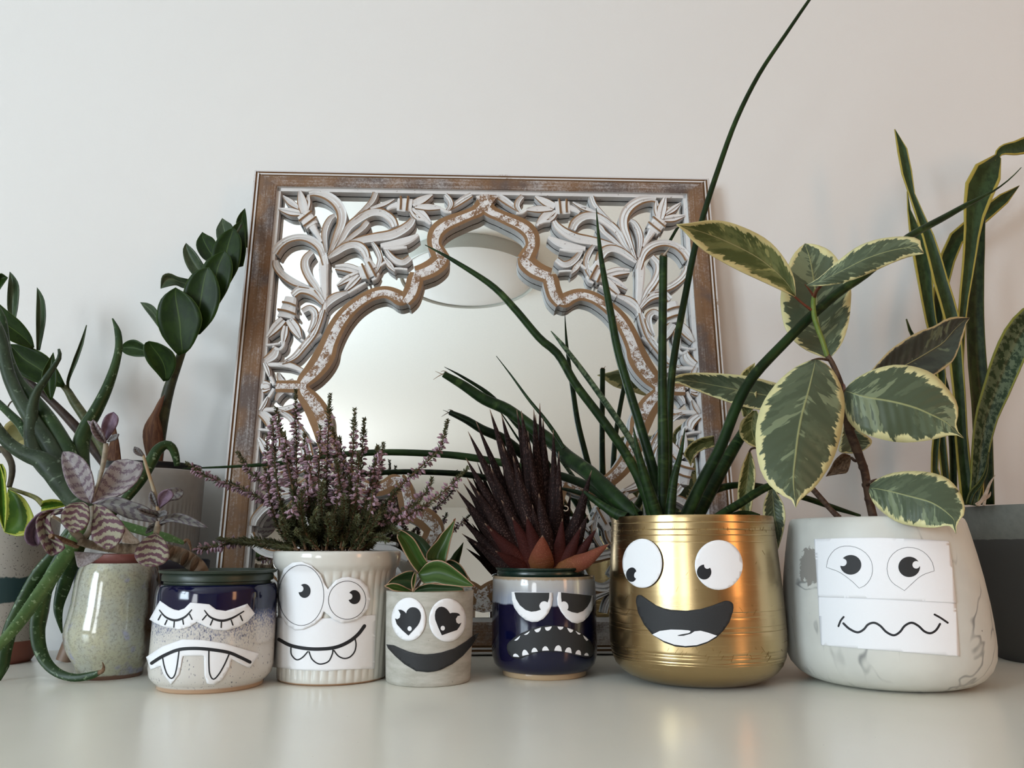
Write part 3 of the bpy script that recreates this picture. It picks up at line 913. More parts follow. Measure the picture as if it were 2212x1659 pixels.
SC = [
    ('stem', [(701, 674), (701, 636), (699, 598), (699, 570), (704, 552)], [4, 7, 9, 10, 6], 'plain'),
    ('scroll', [(703, 572), (693, 538), (674, 520), (649, 513), (623, 518), (604, 531), (592, 547)], [7, 9, 9, 8, 8, 9, 10], 'scroll'),
    ('scroll', [(705, 545), (700, 513), (703, 491), (713, 472), (724, 465)], [3, 6, 7, 6, 4], 'scroll'),
    ('scroll', [(711, 551), (728, 506), (737, 481), (737, 458), (725, 437), (703, 422), (680, 417), (668, 419)], [4, 8, 10, 11, 11, 10, 8, 7], 'scroll'),
    ('scroll', [(712, 553), (735, 519), (752, 491), (775, 472), (800, 459), (820, 458), (835, 464), (847, 475), (853, 489)], [4, 8, 9, 10, 10, 10, 10, 10, 9], 'scroll'),
    ('leaf', [(764, 472), (788, 451), (804, 433), (811, 416)], [3, 5, 6, 6], 'scroll'),
    ('leaf', [(800, 450), (828, 441), (852, 430)], [3, 6, 2], 'petal'),
    ('scroll', [(733, 533), (763, 508), (781, 494), (789, 484), (795, 478)], [3, 6, 6, 7, 5], 'scroll'),
    ('scroll', [(718, 546), (744, 529), (780, 518), (812, 512), (843, 507), (868, 496), (885, 483), (892, 472)], [3, 6, 9, 11, 12, 11, 9, 6], 'scroll'),
    ('leaf', [(822, 530), (850, 527), (880, 519), (904, 507)], [5, 9, 9, 4], 'plain'),
    ('leaf', [(828, 537), (850, 536), (879, 534)], [3, 5, 3], 'plain'),
    ('scroll', [(709, 557), (725, 545), (744, 533), (763, 528), (778, 532), (788, 543), (793, 558)], [4, 8, 9, 9, 10, 10, 8], 'scroll'),
    ('stem', [(804, 523), (815, 540), (821, 558), (818, 575), (811, 590)], [4, 6, 6, 6, 4], 'scroll'),
    ('scroll', [(833, 538), (843, 552), (856, 563), (871, 566), (886, 556)], [5, 7, 8, 8, 7], 'scroll'),
    ('leaf', [(830, 556), (842, 572), (853, 586)], [3, 7, 2], 'petal'),
    ('petal', [(657, 459), (653, 437), (647, 412)], [9, 12, 4], 'petal'),
    ('petal', [(652, 461), (628, 457), (602, 451)], [6, 10, 3], 'petal'),
    ('petal', [(646, 450), (628, 437), (611, 423)], [4, 8, 2], 'petal'),
    ('petal', [(662, 456), (665, 438), (666, 420)], [5, 7, 3], 'petal'),
    ('calyx', [(655, 461), (664, 473), (674, 487)], [15, 15, 14], 'plain'),
    ('calyx_rib', [(646, 479), (660, 468), (674, 457)], [2.2, 2.2, 2.2], 'rib'),
    ('calyx_rib', [(656, 490), (670, 480), (684, 469)], [2.2, 2.2, 2.2], 'rib'),
    ('stem', [(672, 484), (683, 502), (695, 522)], [9, 6, 4], 'plain'),
    ('calyx', [(858, 441), (874, 442), (890, 443)], [15, 16, 15], 'plain'),
    ('calyx_rib', [(866, 425), (866, 440), (865, 454)], [2.2, 2.2, 2.2], 'rib'),
    ('calyx_rib', [(882, 425), (880, 440), (878, 457)], [2.2, 2.2, 2.2], 'rib'),
    ('petal', [(890, 441), (912, 431), (934, 420)], [9, 10, 3], 'petal'),
    ('petal', [(896, 446), (925, 447), (952, 449)], [5, 9, 4], 'petal'),
    ('petal', [(892, 448), (912, 463), (930, 480)], [8, 11, 3], 'petal'),
    ('petal', [(888, 452), (896, 464), (902, 472)], [6, 7, 4], 'petal'),
    ('stem', [(859, 442), (846, 446), (836, 452)], [8, 6, 4], 'plain'),
    ('scroll', [(962, 420), (972, 432), (974, 444), (966, 456)], [5, 6, 6, 4], 'scroll'),
    ('leaf', [(1019, 421), (1003, 430), (988, 440), (962, 458)], [6, 8, 7, 3], 'scroll'),
    ('calyx', [(776, 589), (791, 586), (807, 580)], [15, 16, 15], 'plain'),
    ('calyx_rib', [(782, 571), (789, 588), (796, 605)], [2.2, 2.2, 2.2], 'rib'),
    ('calyx_rib', [(796, 567), (804, 582), (812, 598)], [2.2, 2.2, 2.2], 'rib'),
    ('petal', [(777, 586), (750, 578), (724, 577)], [9, 11, 6], 'petal'),
    ('petal', [(774, 591), (750, 602), (728, 617)], [7, 9, 3], 'petal'),
    ('petal', [(776, 596), (760, 612), (746, 627)], [7, 9, 4], 'petal'),
    ('stem', [(806, 580), (798, 568), (791, 556)], [10, 8, 7], 'plain'),
    ('leaf', [(697, 674), (706, 655), (725, 640), (759, 629)], [3, 8, 9, 2], 'scroll'),
    ('scroll', [(696, 647), (683, 621), (667, 598), (658, 576), (660, 558), (674, 543)], [4, 8, 9, 9, 8, 6], 'scroll'),
    ('scroll', [(668, 621), (637, 611), (611, 594), (597, 576), (595, 562)], [3, 8, 8, 8, 6], 'scroll'),
    ('scroll', [(698, 656), (682, 637), (664, 628), (647, 627), (633, 638)], [5, 9, 10, 10, 8], 'scroll'),
    ('calyx', [(628, 641), (624, 660), (617, 686)], [12, 15, 19], 'plain'),
    ('calyx_rib', [(610, 653), (625, 656), (640, 662)], [2.2, 2.2, 2.2], 'rib'),
    ('calyx_rib', [(600, 669), (620, 673), (641, 681)], [2.4, 2.4, 2.4], 'rib'),
    ('petal', [(612, 690), (596, 706), (578, 728)], [10, 12, 4], 'petal'),
    ('petal', [(624, 690), (638, 710), (649, 730)], [10, 12, 4], 'petal'),
    ('petal', [(617, 704), (614, 722), (610, 745)], [6, 9, 3], 'petal'),
    ('scroll', [(653, 672), (668, 665), (680, 675), (679, 696), (668, 718)], [6, 7, 8, 8, 4], 'scroll'),
    ('stem', [(698, 668), (689, 693), (677, 722), (655, 750), (635, 772), (609, 785)], [5, 8, 8, 8, 7, 3], 'scroll'),
    ('leaf', [(647, 764), (660, 742), (674, 731), (694, 721)], [3, 8, 7, 3], 'scroll'),
    ('leaf', [(602, 785), (628, 789), (654, 800)], [4, 7, 4], 'scroll'),
    ('leaf', [(573, 779), (590, 766), (597, 750)], [8, 11, 6], 'scroll'),
    ('leaf', [(571, 784), (577, 798), (582, 813)], [4, 6, 3], 'petal'),
    ('stem', [(574, 787), (605, 788), (634, 792), (652, 802)], [5, 5, 5, 5], 'plain'),
    ('scroll', [(634, 822), (616, 828), (604, 818), (601, 805)], [5, 6, 6, 3], 'scroll'),
    ('stem', [(589, 748), (602, 755), (611, 748), (614, 738)], [3, 4, 4, 3], 'plain'),
    ('stem', [(575, 745), (590, 744), (606, 741)], [3, 3, 3], 'plain'),
    ('stem', [(650, 733), (662, 740), (672, 744)], [3, 3, 3], 'plain'),
    ('stem', [(820, 575), (834, 566), (842, 574)], [3, 4, 3], 'plain'),
    ('stem', [(852, 580), (864, 580), (880, 582)], [3, 3, 3], 'plain'),
    ('stem', [(952, 450), (962, 456), (975, 458)], [3, 4, 3], 'plain'),
    ('stem', [(803, 605), (812, 600), (818, 590)], [3, 4, 3], 'plain'),
    ('stem', [(752, 633), (772, 620), (790, 610)], [3, 4, 3], 'plain'),
    ('stem', [(900, 473), (916, 475), (930, 484)], [3, 4, 3], 'plain'),
    ('rosette', [(566, 828), (574, 832), (583, 833)], [9, 11, 7], 'petal'),
    ('stem', [(583, 812), (588, 822), (592, 832)], [4, 4, 4], 'plain'),
]
for i, (nm, pth, hw, kd) in enumerate(SC):
    ribbon(nm, pth, hw, -.0042 + .0004 * (i % 4) + (.0008 if kd == 'rib' else 0), kind=kd)


def strip(nm, a, b, hw):
    """straight white ledge between two points of the mirror plane"""
    (u0, v0), (u1, v1) = a, b
    dx, dy = u1 - u0, v1 - v0
    l = math.hypot(dx, dy)
    nx, ny = dy / l * hw, -dx / l * hw
    vv = []
    for (uu, w_) in ((a, 0), (b, 0)):
        for sx in (-1, 1):
            for w in (GLW + .001, -.0048):
                vv.append((uu[0] + nx * sx, -w, uu[1] + ny * sx))
    f = [(0, 1, 3, 2), (4, 6, 7, 5), (0, 4, 5, 1), (2, 3, 7, 6), (1, 5, 7, 3), (0, 2, 6, 4)]
    mk(nm, vv, f, M['white'], mir, smooth=False, local=True)


strip('inner_ledge', (iu0 + .002, iv0), (iu0 + .002, iv1), .0024)
strip('inner_ledge', (iu1 - .002, iv0), (iu1 - .002, iv1), .0024)
strip('inner_ledge', (iu0, iv1 - .002), (iu1, iv1 - .002), .0026)
strip('inner_ledge', (iu0, iv0 + .002), (iu1, iv0 + .002), .0024)


def cusp(fv):
    a = [mp(x, y, -.002) for x, y in ((1028, 424), (1050, 420), (1076, 424), (1066, 436), (1050, 458), (1036, 438))]
    vv = [(max(iu0, u), -(-.0008), (2 * VC - w if fv else w)) for u, w in a] + [(u, .015, (2 * VC - w if fv else w)) for u, w in a]
    n = len(a)
    f = [tuple(range(n))] + [(i, (i + 1) % n, n + (i + 1) % n, n + i) for i in range(n)]
    mk('cusp_block', vv, f, M['chip'], mir, smooth=False, local=True)


cusp(0); cusp(1)

# ceiling lamp seen in the mirror
def mirror_hit(px, py, zc):
    d = ray(px, py).normalized()
    q = MB0 + NF * GLW
    t = (q - CAM).dot(NF) / d.dot(NF)
    h = CAM + d * t
    r = d - NF * 2 * d.dot(NF)
    return h + r * ((zc - h.z) / r.z)


lc = mirror_hit(1012, 603, RZ1 - .05)
le, lr = mirror_hit(862, 603, RZ1 - .05), mirror_hit(1160, 603, RZ1 - .05)
lrad = (le - lr).length / 2
lamp = thing('ceiling_lamp', 'flat round opal ceiling lamp seen only as a reflection in the mirror', 'lamp', (lc.x, lc.y, RZ1))
lz = RZ1
v, f, u = lathe(lc.x, lc.y, [(lrad, lz - .001), (lrad, lz - .05), (lrad * .985, lz - .055), (lrad * .96, lz - .052), (lrad * .96, lz - .001)], 64)
mk('lamp_rim', v, f, M['lampring'], lamp, uvs=u)
v, f, u = lathe(lc.x, lc.y, [(0.0001, lz - .075), (lrad * .5, lz - .070), (lrad * .85, lz - .058), (lrad * .955, lz - .045), (lrad * .955, lz - .001)], 64)
mk('lamp_shade', v, f, M['lampglass'], lamp, uvs=u)
# ------------------------------------------------------------------ pots
class Pot:
    def __init__(s, cx, cy, prof):
        s.c, s.prof = (cx, cy), prof

    def r(s, z):
        p = s.prof
        if z <= p[0][1]:
            return p[0][0]
        for a, b in zip(p, p[1:]):
            if a[1] <= z <= b[1]:
                f = (z - a[1]) / ((b[1] - a[1]) or 1)
                return a[0] + (b[0] - a[0]) * f
        return p[-1][0]

    def hit(s, px, py, off):
        d = ray(px, py)
        ox, oy = -s.c[0], -s.c[1]
        A = d.x ** 2 + d.y ** 2
        Bq = ox * d.x + oy * d.y
        r = max(q[0] for q in s.prof)
        for it in range(8):
            rr = r + off
            D = Bq * Bq - A * (ox * ox + oy * oy - rr * rr)
            t = (-Bq - math.sqrt(D)) / A if D > 0 else -Bq / A
            r = s.r(CAMH + d.z * t)
        return CAM + d * t


def inside(p, poly):
    c = False
    n = len(poly)
    for i in range(n):
        a, b = poly[i], poly[(i + 1) % n]
        if (a[1] > p[1]) != (b[1] > p[1]) and p[0] < (b[0] - a[0]) * (p[1] - a[1]) / (b[1] - a[1]) + a[0]:
            c = not c
    return c


def sticker(name, poly, pot, off, mat, parent, grid=7.0, solid=0.0, maxl=6.0, **kw):
    """flat cut-out following the round wall of a pot"""
    q = []
    n = len(poly)
    for i in range(n):
        a, b = poly[i], poly[(i + 1) % n]
        m = max(1, int(math.hypot(b[0] - a[0], b[1] - a[1]) / maxl))
        for j in range(m):
            q.append((a[0] + (b[0] - a[0]) * j / m, a[1] + (b[1] - a[1]) * j / m))
    x0, x1 = min(p[0] for p in q), max(p[0] for p in q)
    y0, y1 = min(p[1] for p in q), max(p[1] for p in q)
    pts = [Vector(p) for p in q]
    nb = len(pts)
    y = y0 + grid / 2
    while y < y1:
        x = x0 + grid / 2
        while x < x1:
            if inside((x, y), q) and min((x - p[0]) ** 2 + (y - p[1]) ** 2 for p in q) > (grid * .35) ** 2:
                pts.append(Vector((x, y)))
            x += grid
        y += grid
    r = delaunay_2d_cdt(pts, [], [list(range(nb))], 1, 1e-4)
    v = [pot.hit(p.x, p.y, off) for p in r[0]]
    f = [tuple(reversed(t)) for t in r[2]]
    return mk(name, v, f, mat, parent, solid=solid, **kw)


def stroke(pts, hw, n=None):
    """outline polygon of a brush line with round ends"""
    if len(hw) != len(pts):
        hw = fit(hw, len(pts))
    q = resample([(x, y, 0, h) for (x, y), h in zip(pts, hw)], n or max(6, 5 * len(pts)))
    mid = [(p[0], p[1]) for p in q]
    hh = [p[3] for p in q]
    A, B = offs(mid, hh)

    def cap(c, a, r):
        return [(c[0] + r * math.cos(a + k), c[1] + r * math.sin(a + k)) for k in (-1.05, -.5, 0, .5, 1.05)]
    a1 = math.atan2(mid[-1][1] - mid[-2][1], mid[-1][0] - mid[-2][0])
    a0 = math.atan2(mid[0][1] - mid[1][1], mid[0][0] - mid[1][0])
    return A + list(reversed(cap(mid[-1], a1, hh[-1]))) + list(reversed(B)) + list(reversed(cap(mid[0], a0, hh[0])))


def ell(cx, cy, rx, ry, n=40):
    return [(cx + rx * math.cos(2 * math.pi * k / n), cy + ry * math.sin(2 * math.pi * k / n)) for k in range(n)]


def crescent(cx, cy, rx, ry, bx, by, br, n=60):
    """disc with a round bite taken out"""
    out = []
    ang = [2 * math.pi * k / n for k in range(n)]
    ok = [math.hypot(cx + rx * math.cos(a) - bx, cy + ry * math.sin(a) - by) > br for a in ang]
    st = next(i for i in range(n) if ok[i] and not ok[i - 1])
    for k in range(n):
        i = (st + k) % n
        if ok[i]:
            out.append((cx + rx * math.cos(ang[i]), cy + ry * math.sin(ang[i])))
    a1 = math.atan2(out[-1][1] - by, out[-1][0] - bx)
    a0 = math.atan2(out[0][1] - by, out[0][0] - bx)
    while a0 > a1:
        a0 -= 2 * math.pi
    # walk on the side of the bite that lies inside the disc
    arcA = [a1 + (a0 - a1) * t / 14 for t in range(1, 14)]
    mid = arcA[6]
    if ((bx + br * math.cos(mid) - cx) / rx) ** 2 + ((by + br * math.sin(mid) - cy) / ry) ** 2 > 1:
        arcA = [a1 + (a0 + 2 * math.pi - a1) * t / 14 for t in range(1, 14)]
    return out + [(bx + br * math.cos(a), by + br * math.sin(a)) for a in arcA]


def ring(cx, cy, rx, ry, w, n=64):
    a = [(cx + rx * math.cos(2 * math.pi * k / n), cy + ry * math.sin(2 * math.pi * k / n)) for k in range(n)]
    return a, w


def ring_obj(name, cx, cy, rx, ry, w, pot, off, mat, parent, n=72, closed=True, pts=None):
    """thin printed outline"""
    v, f = [], []
    if pts is None:
        pts = [(cx + rx * math.cos(2 * math.pi * k / n), cy + ry * math.sin(2 * math.pi * k / n)) for k in range(n)]
    n = len(pts)
    for i in range(n):
        p, q = (pts[i - 1], pts[(i + 1) % n]) if closed else (pts[max(i - 1, 0)], pts[min(i + 1, n - 1)])
        dx, dy = q[0] - p[0], q[1] - p[1]
        l = math.hypot(dx, dy) or 1
        v.append(pot.hit(pts[i][0] - dy / l * w, pts[i][1] + dx / l * w, off))
        v.append(pot.hit(pts[i][0] + dy / l * w, pts[i][1] - dx / l * w, off))
    for i in range(n if closed else n - 1):
        k = (i + 1) % n
        f.append((2 * i, 2 * i + 1, 2 * k + 1, 2 * k))
    return mk(name, v, f, mat, parent)


def hollow(outer, inner_r, inner_z, floor):
    """close a lathe profile over the rim and down the inside"""
    ib = min(inner_r, outer[0][0] - .004)
    return outer + [(inner_r, outer[-1][1]), (inner_r, outer[-1][1] - .012), (ib, floor), (0.0002, floor)]


PAP, PRN = 0.0006, 0.0009

# ---- drowsy blue-and-cream pot with kalanchoe
kx, ky = -0.2647, 0.7147
kal_t = thing('potted_kalanchoe', 'purple-striped succulent in a blue and cream pot with a drowsy fanged paper face', 'potted plant', (kx, ky, 0))
kp = [(.0435, 0), (.0445, .0015), (.0445, .0045), (.0480, .0065), (.0508, .0105), (.0520, .017), (.0518, .04), (.0517, .074), (.0515, .080), (.0505, .0845), (.0490, .0868)]
kpot = Pot(kx, ky, kp)
v, f, u = lathe(kx, ky, hollow(kp, .0465, .0868, .012), 72)
mk('pot', v, f, M['kalpot'], kal_t, uvs=u)
v, f, u = lathe(kx, ky, [(.040, .03), (.0445, .0855), (.0455, .0868), (.0452, .0890), (.0472, .0897), (.0476, .0935), (.0466, .0955), (.0500, .0965), (.0504, .0985), (.0485, .0988), (.0455, .0945), (.0445, .0890), (.0001, .0895)], 72)
mk('nursery_pot', v, f, M['greenpot'], kal_t, uvs=u, label='dark green plastic nursery pot')
v, f, u = lathe(kx, ky, [(.0443, .0890), (.030, .0915), (.0001, .0905)], 40)
mk('soil', v, f, M['soil'], kal_t)
K4 = lambda pts: cz(300, 1180, 3.95, pts)
e = sticker('paper_eyes', K4([(90, 625), (180, 465), (260, 520), (300, 540), (340, 548), (390, 530), (440, 480), (600, 495), (660, 540), (740, 552), (830, 525), (925, 490), (990, 575), (930, 640), (850, 690), (740, 720), (640, 712), (560, 680), (495, 645), (430, 690), (340, 710), (220, 690), (150, 660)]), kpot, PAP, M['paper'], kal_t, solid=.0003)
for arc in ([(175, 545), (230, 605), (310, 632), (390, 605), (450, 543)], [(560, 548), (610, 605), (700, 635), (790, 615), (895, 555)]):
    sticker('eyelid', stroke(K4(arc), [1.2, 2.0, 2.6, 2.2, 1.3]), kpot, PRN, M['ink'], e)
for a, b in (((188, 585), (165, 628)), ((240, 630), (222, 668)), ((302, 640), (298, 690)), ((373, 625), (380, 665)), ((432, 580), (453, 623)), ((575, 590), (543, 628)), ((628, 630), (610, 672)), ((704, 645), (702, 692)), ((788, 632), (802, 672)), ((866, 592), (884, 634))):
    sticker('eyelash', stroke(K4([a, b]), [1.5, 1.5]), kpot, PRN, M['ink'], e)
e = sticker('paper_mouth', K4([(62, 945), (200, 855), (370, 795), (550, 800), (740, 830), (900, 880), (1025, 915), (945, 1040), (880, 1010), (790, 960), (770, 1040), (710, 1140), (640, 1185), (580, 1170), (560, 1100), (555, 935), (480, 935), (375, 938), (345, 1090), (275, 1180), (215, 1100), (185, 1020), (100, 1055)]), kpot, PAP, M['paper'], kal_t, solid=.0003)
sticker('mouth_line', stroke(K4([(108, 998), (200, 940), (330, 885), (460, 872), (600, 880), (760, 905), (860, 945), (948, 988)]), [3.6] * 8), kpot, PRN, M['ink'], e)
for fg in ([(203, 955), (215, 1020), (240, 1090), (275, 1128), (305, 1100), (325, 1020), (342, 895)], [(597, 895), (597, 1000), (605, 1090), (635, 1135), (680, 1095), (730, 1010), (770, 920)]):
    sticker('fang_outline', stroke(K4(fg), [1.5] * 7), kpot, PRN, M['ink'], e)

# ---- white fluted pot with heather
fx, fy = -0.1673, 0.7569
hea_t = thing('potted_heather', 'pink flowering heather in a white fluted pot with a lopsided goofy paper face', 'potted plant', (fx, fy, 0))
fp = [(.0480, 0), (.0500, .0015), (.0505, .006), (.0510, .02), (.0525, .05), (.0545, .085), (.0555, .096), (.0562, .0985), (.0582, .1005), (.0592, .1035), (.0600, .108), (.0600, .1125), (.0592, .1145), (.0575, .1150)]
fpp = []
for a, b in zip(fp, fp[1:]):
    mseg = 4 if .004 < a[1] < .09 else 1
    for j in range(mseg):
        fpp.append((a[0] + (b[0] - a[0]) * j / mseg, a[1] + (b[1] - a[1]) * j / mseg))
fpp.append(fp[-1])
fpot = Pot(fx, fy, fp)


def flute(r, z, a):
    if .003 < z < .098 and r > .047:
        k = min(1, (z - .003) / .004, (.098 - z) / .004)
        return r - .0011 * k * (1 - abs(math.cos(a * 21)) ** .8)
    return r


v, f, u = lathe(fx, fy, hollow(fpp, .054, .115, .012), 420, flute)
mk('pot', v, f, M['flute'], hea_t, uvs=u)
v, f, u = lathe(fx, fy, [(.0535, .1115), (.03, .1135), (.0001, .114)], 40)
mk('soil', v, f, M['soil'], hea_t)
e = sticker('paper_mouth', K4([(1168, 607), (1400, 612), (1600, 615), (1800, 602), (2020, 585), (2010, 1047), (1800, 1050), (1600, 1065), (1350, 1055), (1140, 1030)]), fpot, .0003, M['paper'], hea_t, solid=.0003)
sticker('mouth_line', stroke(K4([(1195, 795), (1290, 845), (1420, 872), (1550, 877), (1680, 862), (1790, 815), (1870, 752), (1925, 680)]), [3.8] * 8), fpot, .0006, M['ink'], e)
for fg in ([(1297, 865), (1300, 920), (1330, 960), (1360, 968), (1400, 945), (1440, 900)], [(1452, 900), (1475, 960), (1520, 998), (1565, 1004), (1620, 980), (1650, 920), (1655, 885)], [(1665, 890), (1700, 935), (1750, 957), (1800, 945), (1840, 900), (1853, 840), (1845, 790)]):
    sticker('tooth_outline', stroke(K4(fg), [1.5] * len(fg)), fpot, .0006, M['ink'], e)
e = sticker('paper_eyes', K4([(1182, 430), (1197, 300), (1240, 190), (1310, 140), (1390, 133), (1470, 165), (1550, 240), (1590, 330), (1612, 368), (1680, 290), (1735, 268), (1790, 262), (1890, 285), (1950, 345), (1978, 440), (1955, 530), (1900, 600), (1830, 640), (1730, 655), (1660, 625), (1610, 580), (1577, 555), (1560, 610), (1490, 670), (1400, 710), (1330, 715), (1260, 670), (1210, 590)]), fpot, .0016, M['paper'], hea_t, solid=.0003)
for (cx_, cy_, rx_, ry_) in ((1385, 418, 193, 258), (1777, 460, 159, 163)):
    c_ = K4([(cx_, cy_)])[0]
    ring_obj('eye_outline', c_[0], c_[1], rx_ / 3.95, ry_ / 3.95, .55, fpot, .0019, M['ink'], e)
for (cx_, cy_, rx_, ry_, bx_, by_, br_) in ((1413, 381, 52, 60, 1374, 362, 30), (1838, 434, 53, 60, 1794, 428, 28)):
    sticker('pupil', K4(crescent(cx_, cy_, rx_, ry_, bx_, by_, br_)), fpot, .0019, M['ink'], e, maxl=3)

# ---- concrete pot with heart eyes and a small rosette
cx0, cy0 = -0.0762, 0.7395
ros_t = thing('potted_rosette', 'small green succulent rosette with pale leaf rims in a concrete pot with heart eyes', 'potted plant', (cx0, cy0, 0))
cp = [(.0370, 0), (.0380, .001), (.0384, .004), (.0396, .036), (.0403, .074), (.0405, .0785), (.0402, .0795)]
cpot = Pot(cx0, cy0, cp)
v, f, u = lathe(cx0, cy0, hollow(cp, .0355, .0795, .012), 72)
mk('pot', v, f, M['conc'], ros_t, uvs=u)
v, f, u = lathe(cx0, cy0, [(.0353, .074), (.02, .0755), (.0001, .0755)], 36)
mk('soil', v, f, M['soil'], ros_t)
K6 = lambda pts: cz(800, 1080, 3.95, pts)
for (c_, rx_, ry_, heart, dot) in (
    ((327, 1018), 146, 185, [(325, 1158), (270, 1110), (225, 1060), (210, 1010), (230, 1018), (250, 1005), (257, 975), (245, 950), (237, 938), (258, 936), (275, 942), (292, 953), (305, 968), (312, 945), (325, 930), (340, 919), (360, 915), (382, 917), (400, 925), (416, 940), (427, 960), (432, 985), (430, 1010), (420, 1043), (405, 1070), (365, 1115)], (335, 1098)),
    ((658, 1025), 158, 185, [(610, 1155), (580, 1090), (553, 1020), (550, 985), (555, 950), (567, 930), (585, 915), (607, 910), (630, 915), (650, 928), (665, 945), (680, 968), (698, 962), (720, 962), (740, 964), (755, 970), (768, 985), (745, 990), (730, 1015), (735, 1045), (755, 1058), (778, 1047), (765, 1075), (740, 1110), (680, 1130)], (618, 1094))):
    p_ = K6([c_])[0]
    e = sticker('paper_eye', ell(p_[0], p_[1], rx_ / 3.95, ry_ / 3.95), cpot, PAP, M['paper'], ros_t, solid=.0003)
    sticker('heart_pupil', K6(heart), cpot, PRN, M['ink'], e, maxl=4)
    d_ = K6([dot])[0]
    sticker('eye_glint', ell(d_[0], d_[1], 4.6, 5.2, 20), cpot, .0012, M['paper'], e, maxl=3)
sticker('paper_mouth', K6([(137, 1232), (200, 1240), (265, 1270), (330, 1295), (400, 1311), (470, 1318), (540, 1312), (610, 1300), (720, 1265), (820, 1205), (880, 1155), (930, 1130), (905, 1180), (860, 1250), (790, 1330), (700, 1400), (600, 1450), (545, 1464), (490, 1470), (390, 1460), (290, 1400), (210, 1330), (150, 1265)]), cpot, PAP, M['inkcard'], ros_t, solid=.0003, label='dark grey grin cut from card')

# ---- navy pot with a grumpy toothy face, haworthia
bx0, by0 = 0.0311, 0.7755
haw_t = thing('potted_haworthia', 'dark maroon spiky succulent in a navy pot with grumpy eyes and many small teeth', 'potted plant', (bx0, by0, 0))
bp = [(.0395, 0), (.0405, .001), (.0405, .0048), (.0440, .006), (.0480, .0105), (.0500, .017), (.0506, .025), (.0505, .066), (.0500, .084), (.0497, .0895), (.0490, .0912)]
bpot = Pot(bx0, by0, bp)
v, f, u = lathe(bx0, by0, hollow(bp, .0455, .0912, .012), 72)
mk('pot', v, f, M['bluepot'], haw_t, uvs=u)
v, f, u = lathe(bx0 - .003, by0, [(.038, .03), (.0405, .0875), (.0412, .0905), (.0425, .0915), (.0428, .0945), (.0420, .0960), (.0440, .0972), (.0440, .0990), (.0420, .0992), (.0405, .0965), (.0400, .0930), (.0001, .0935)], 72)
mk('nursery_pot', v, f, M['deepgreenpot'], haw_t, uvs=u, label='deep green plastic nursery pot')
v, f, u = lathe(bx0 - .003, by0, [(.040, .0935), (.025, .0955), (.0001, .096)], 36)
mk('soil', v, f, M['soil'], haw_t)
K5 = lambda pts: cz(1000, 1220, 6.506, pts)
for pap, blk in (([(685, 380), (960, 385), (1252, 390), (1262, 480), (1245, 580), (1200, 680), (1130, 760), (1050, 800), (970, 805), (880, 775), (790, 700), (720, 600), (688, 490)],
                  [(722, 388), (960, 391), (1215, 392), (1210, 470), (1190, 530), (1170, 518), (1150, 512), (1130, 513), (1110, 520), (1092, 535), (1080, 555), (1073, 573), (1075, 590), (1082, 612), (1095, 630), (1030, 652), (960, 660), (880, 635), (800, 570), (745, 480)]),
                 ([(1340, 382), (1590, 406), (1840, 435), (1840, 540), (1815, 640), (1760, 730), (1690, 795), (1610, 825), (1530, 810), (1450, 750), (1380, 660), (1330, 560), (1322, 470)],
                  [(1378, 388), (1590, 408), (1810, 432), (1795, 510), (1750, 590), (1690, 650), (1610, 680), (1530, 665), (1465, 635), (1480, 612), (1482, 590), (1480, 565), (1470, 545), (1457, 529), (1440, 518), (1422, 514), (1405, 515), (1388, 525), (1380, 460)])):
    e = sticker('paper_eye', K5(pap), bpot, PAP, M['paper'], haw_t, solid=.0003)
    sticker('pupil', K5(blk), bpot, PRN, M['inkcard'], e, maxl=4)
e = sticker('paper_mouth', K5([(615, 1170), (625, 1120), (650, 1080), (720, 1020), (820, 960), (930, 915), (1060, 870), (1200, 850), (1340, 855), (1480, 880), (1600, 925), (1720, 1000), (1790, 1070), (1830, 1150), (1838, 1230), (1825, 1265), (1800, 1285), (1765, 1297), (1720, 1298), (1600, 1275), (1460, 1240), (1330, 1222), (1200, 1220), (1080, 1225), (980, 1250), (880, 1290), (830, 1313), (770, 1320), (725, 1315), (690, 1300), (640, 1250)]), bpot, PAP, M['inkcard'], haw_t, solid=.0003, label='dark grey card mouth printed with white teeth')
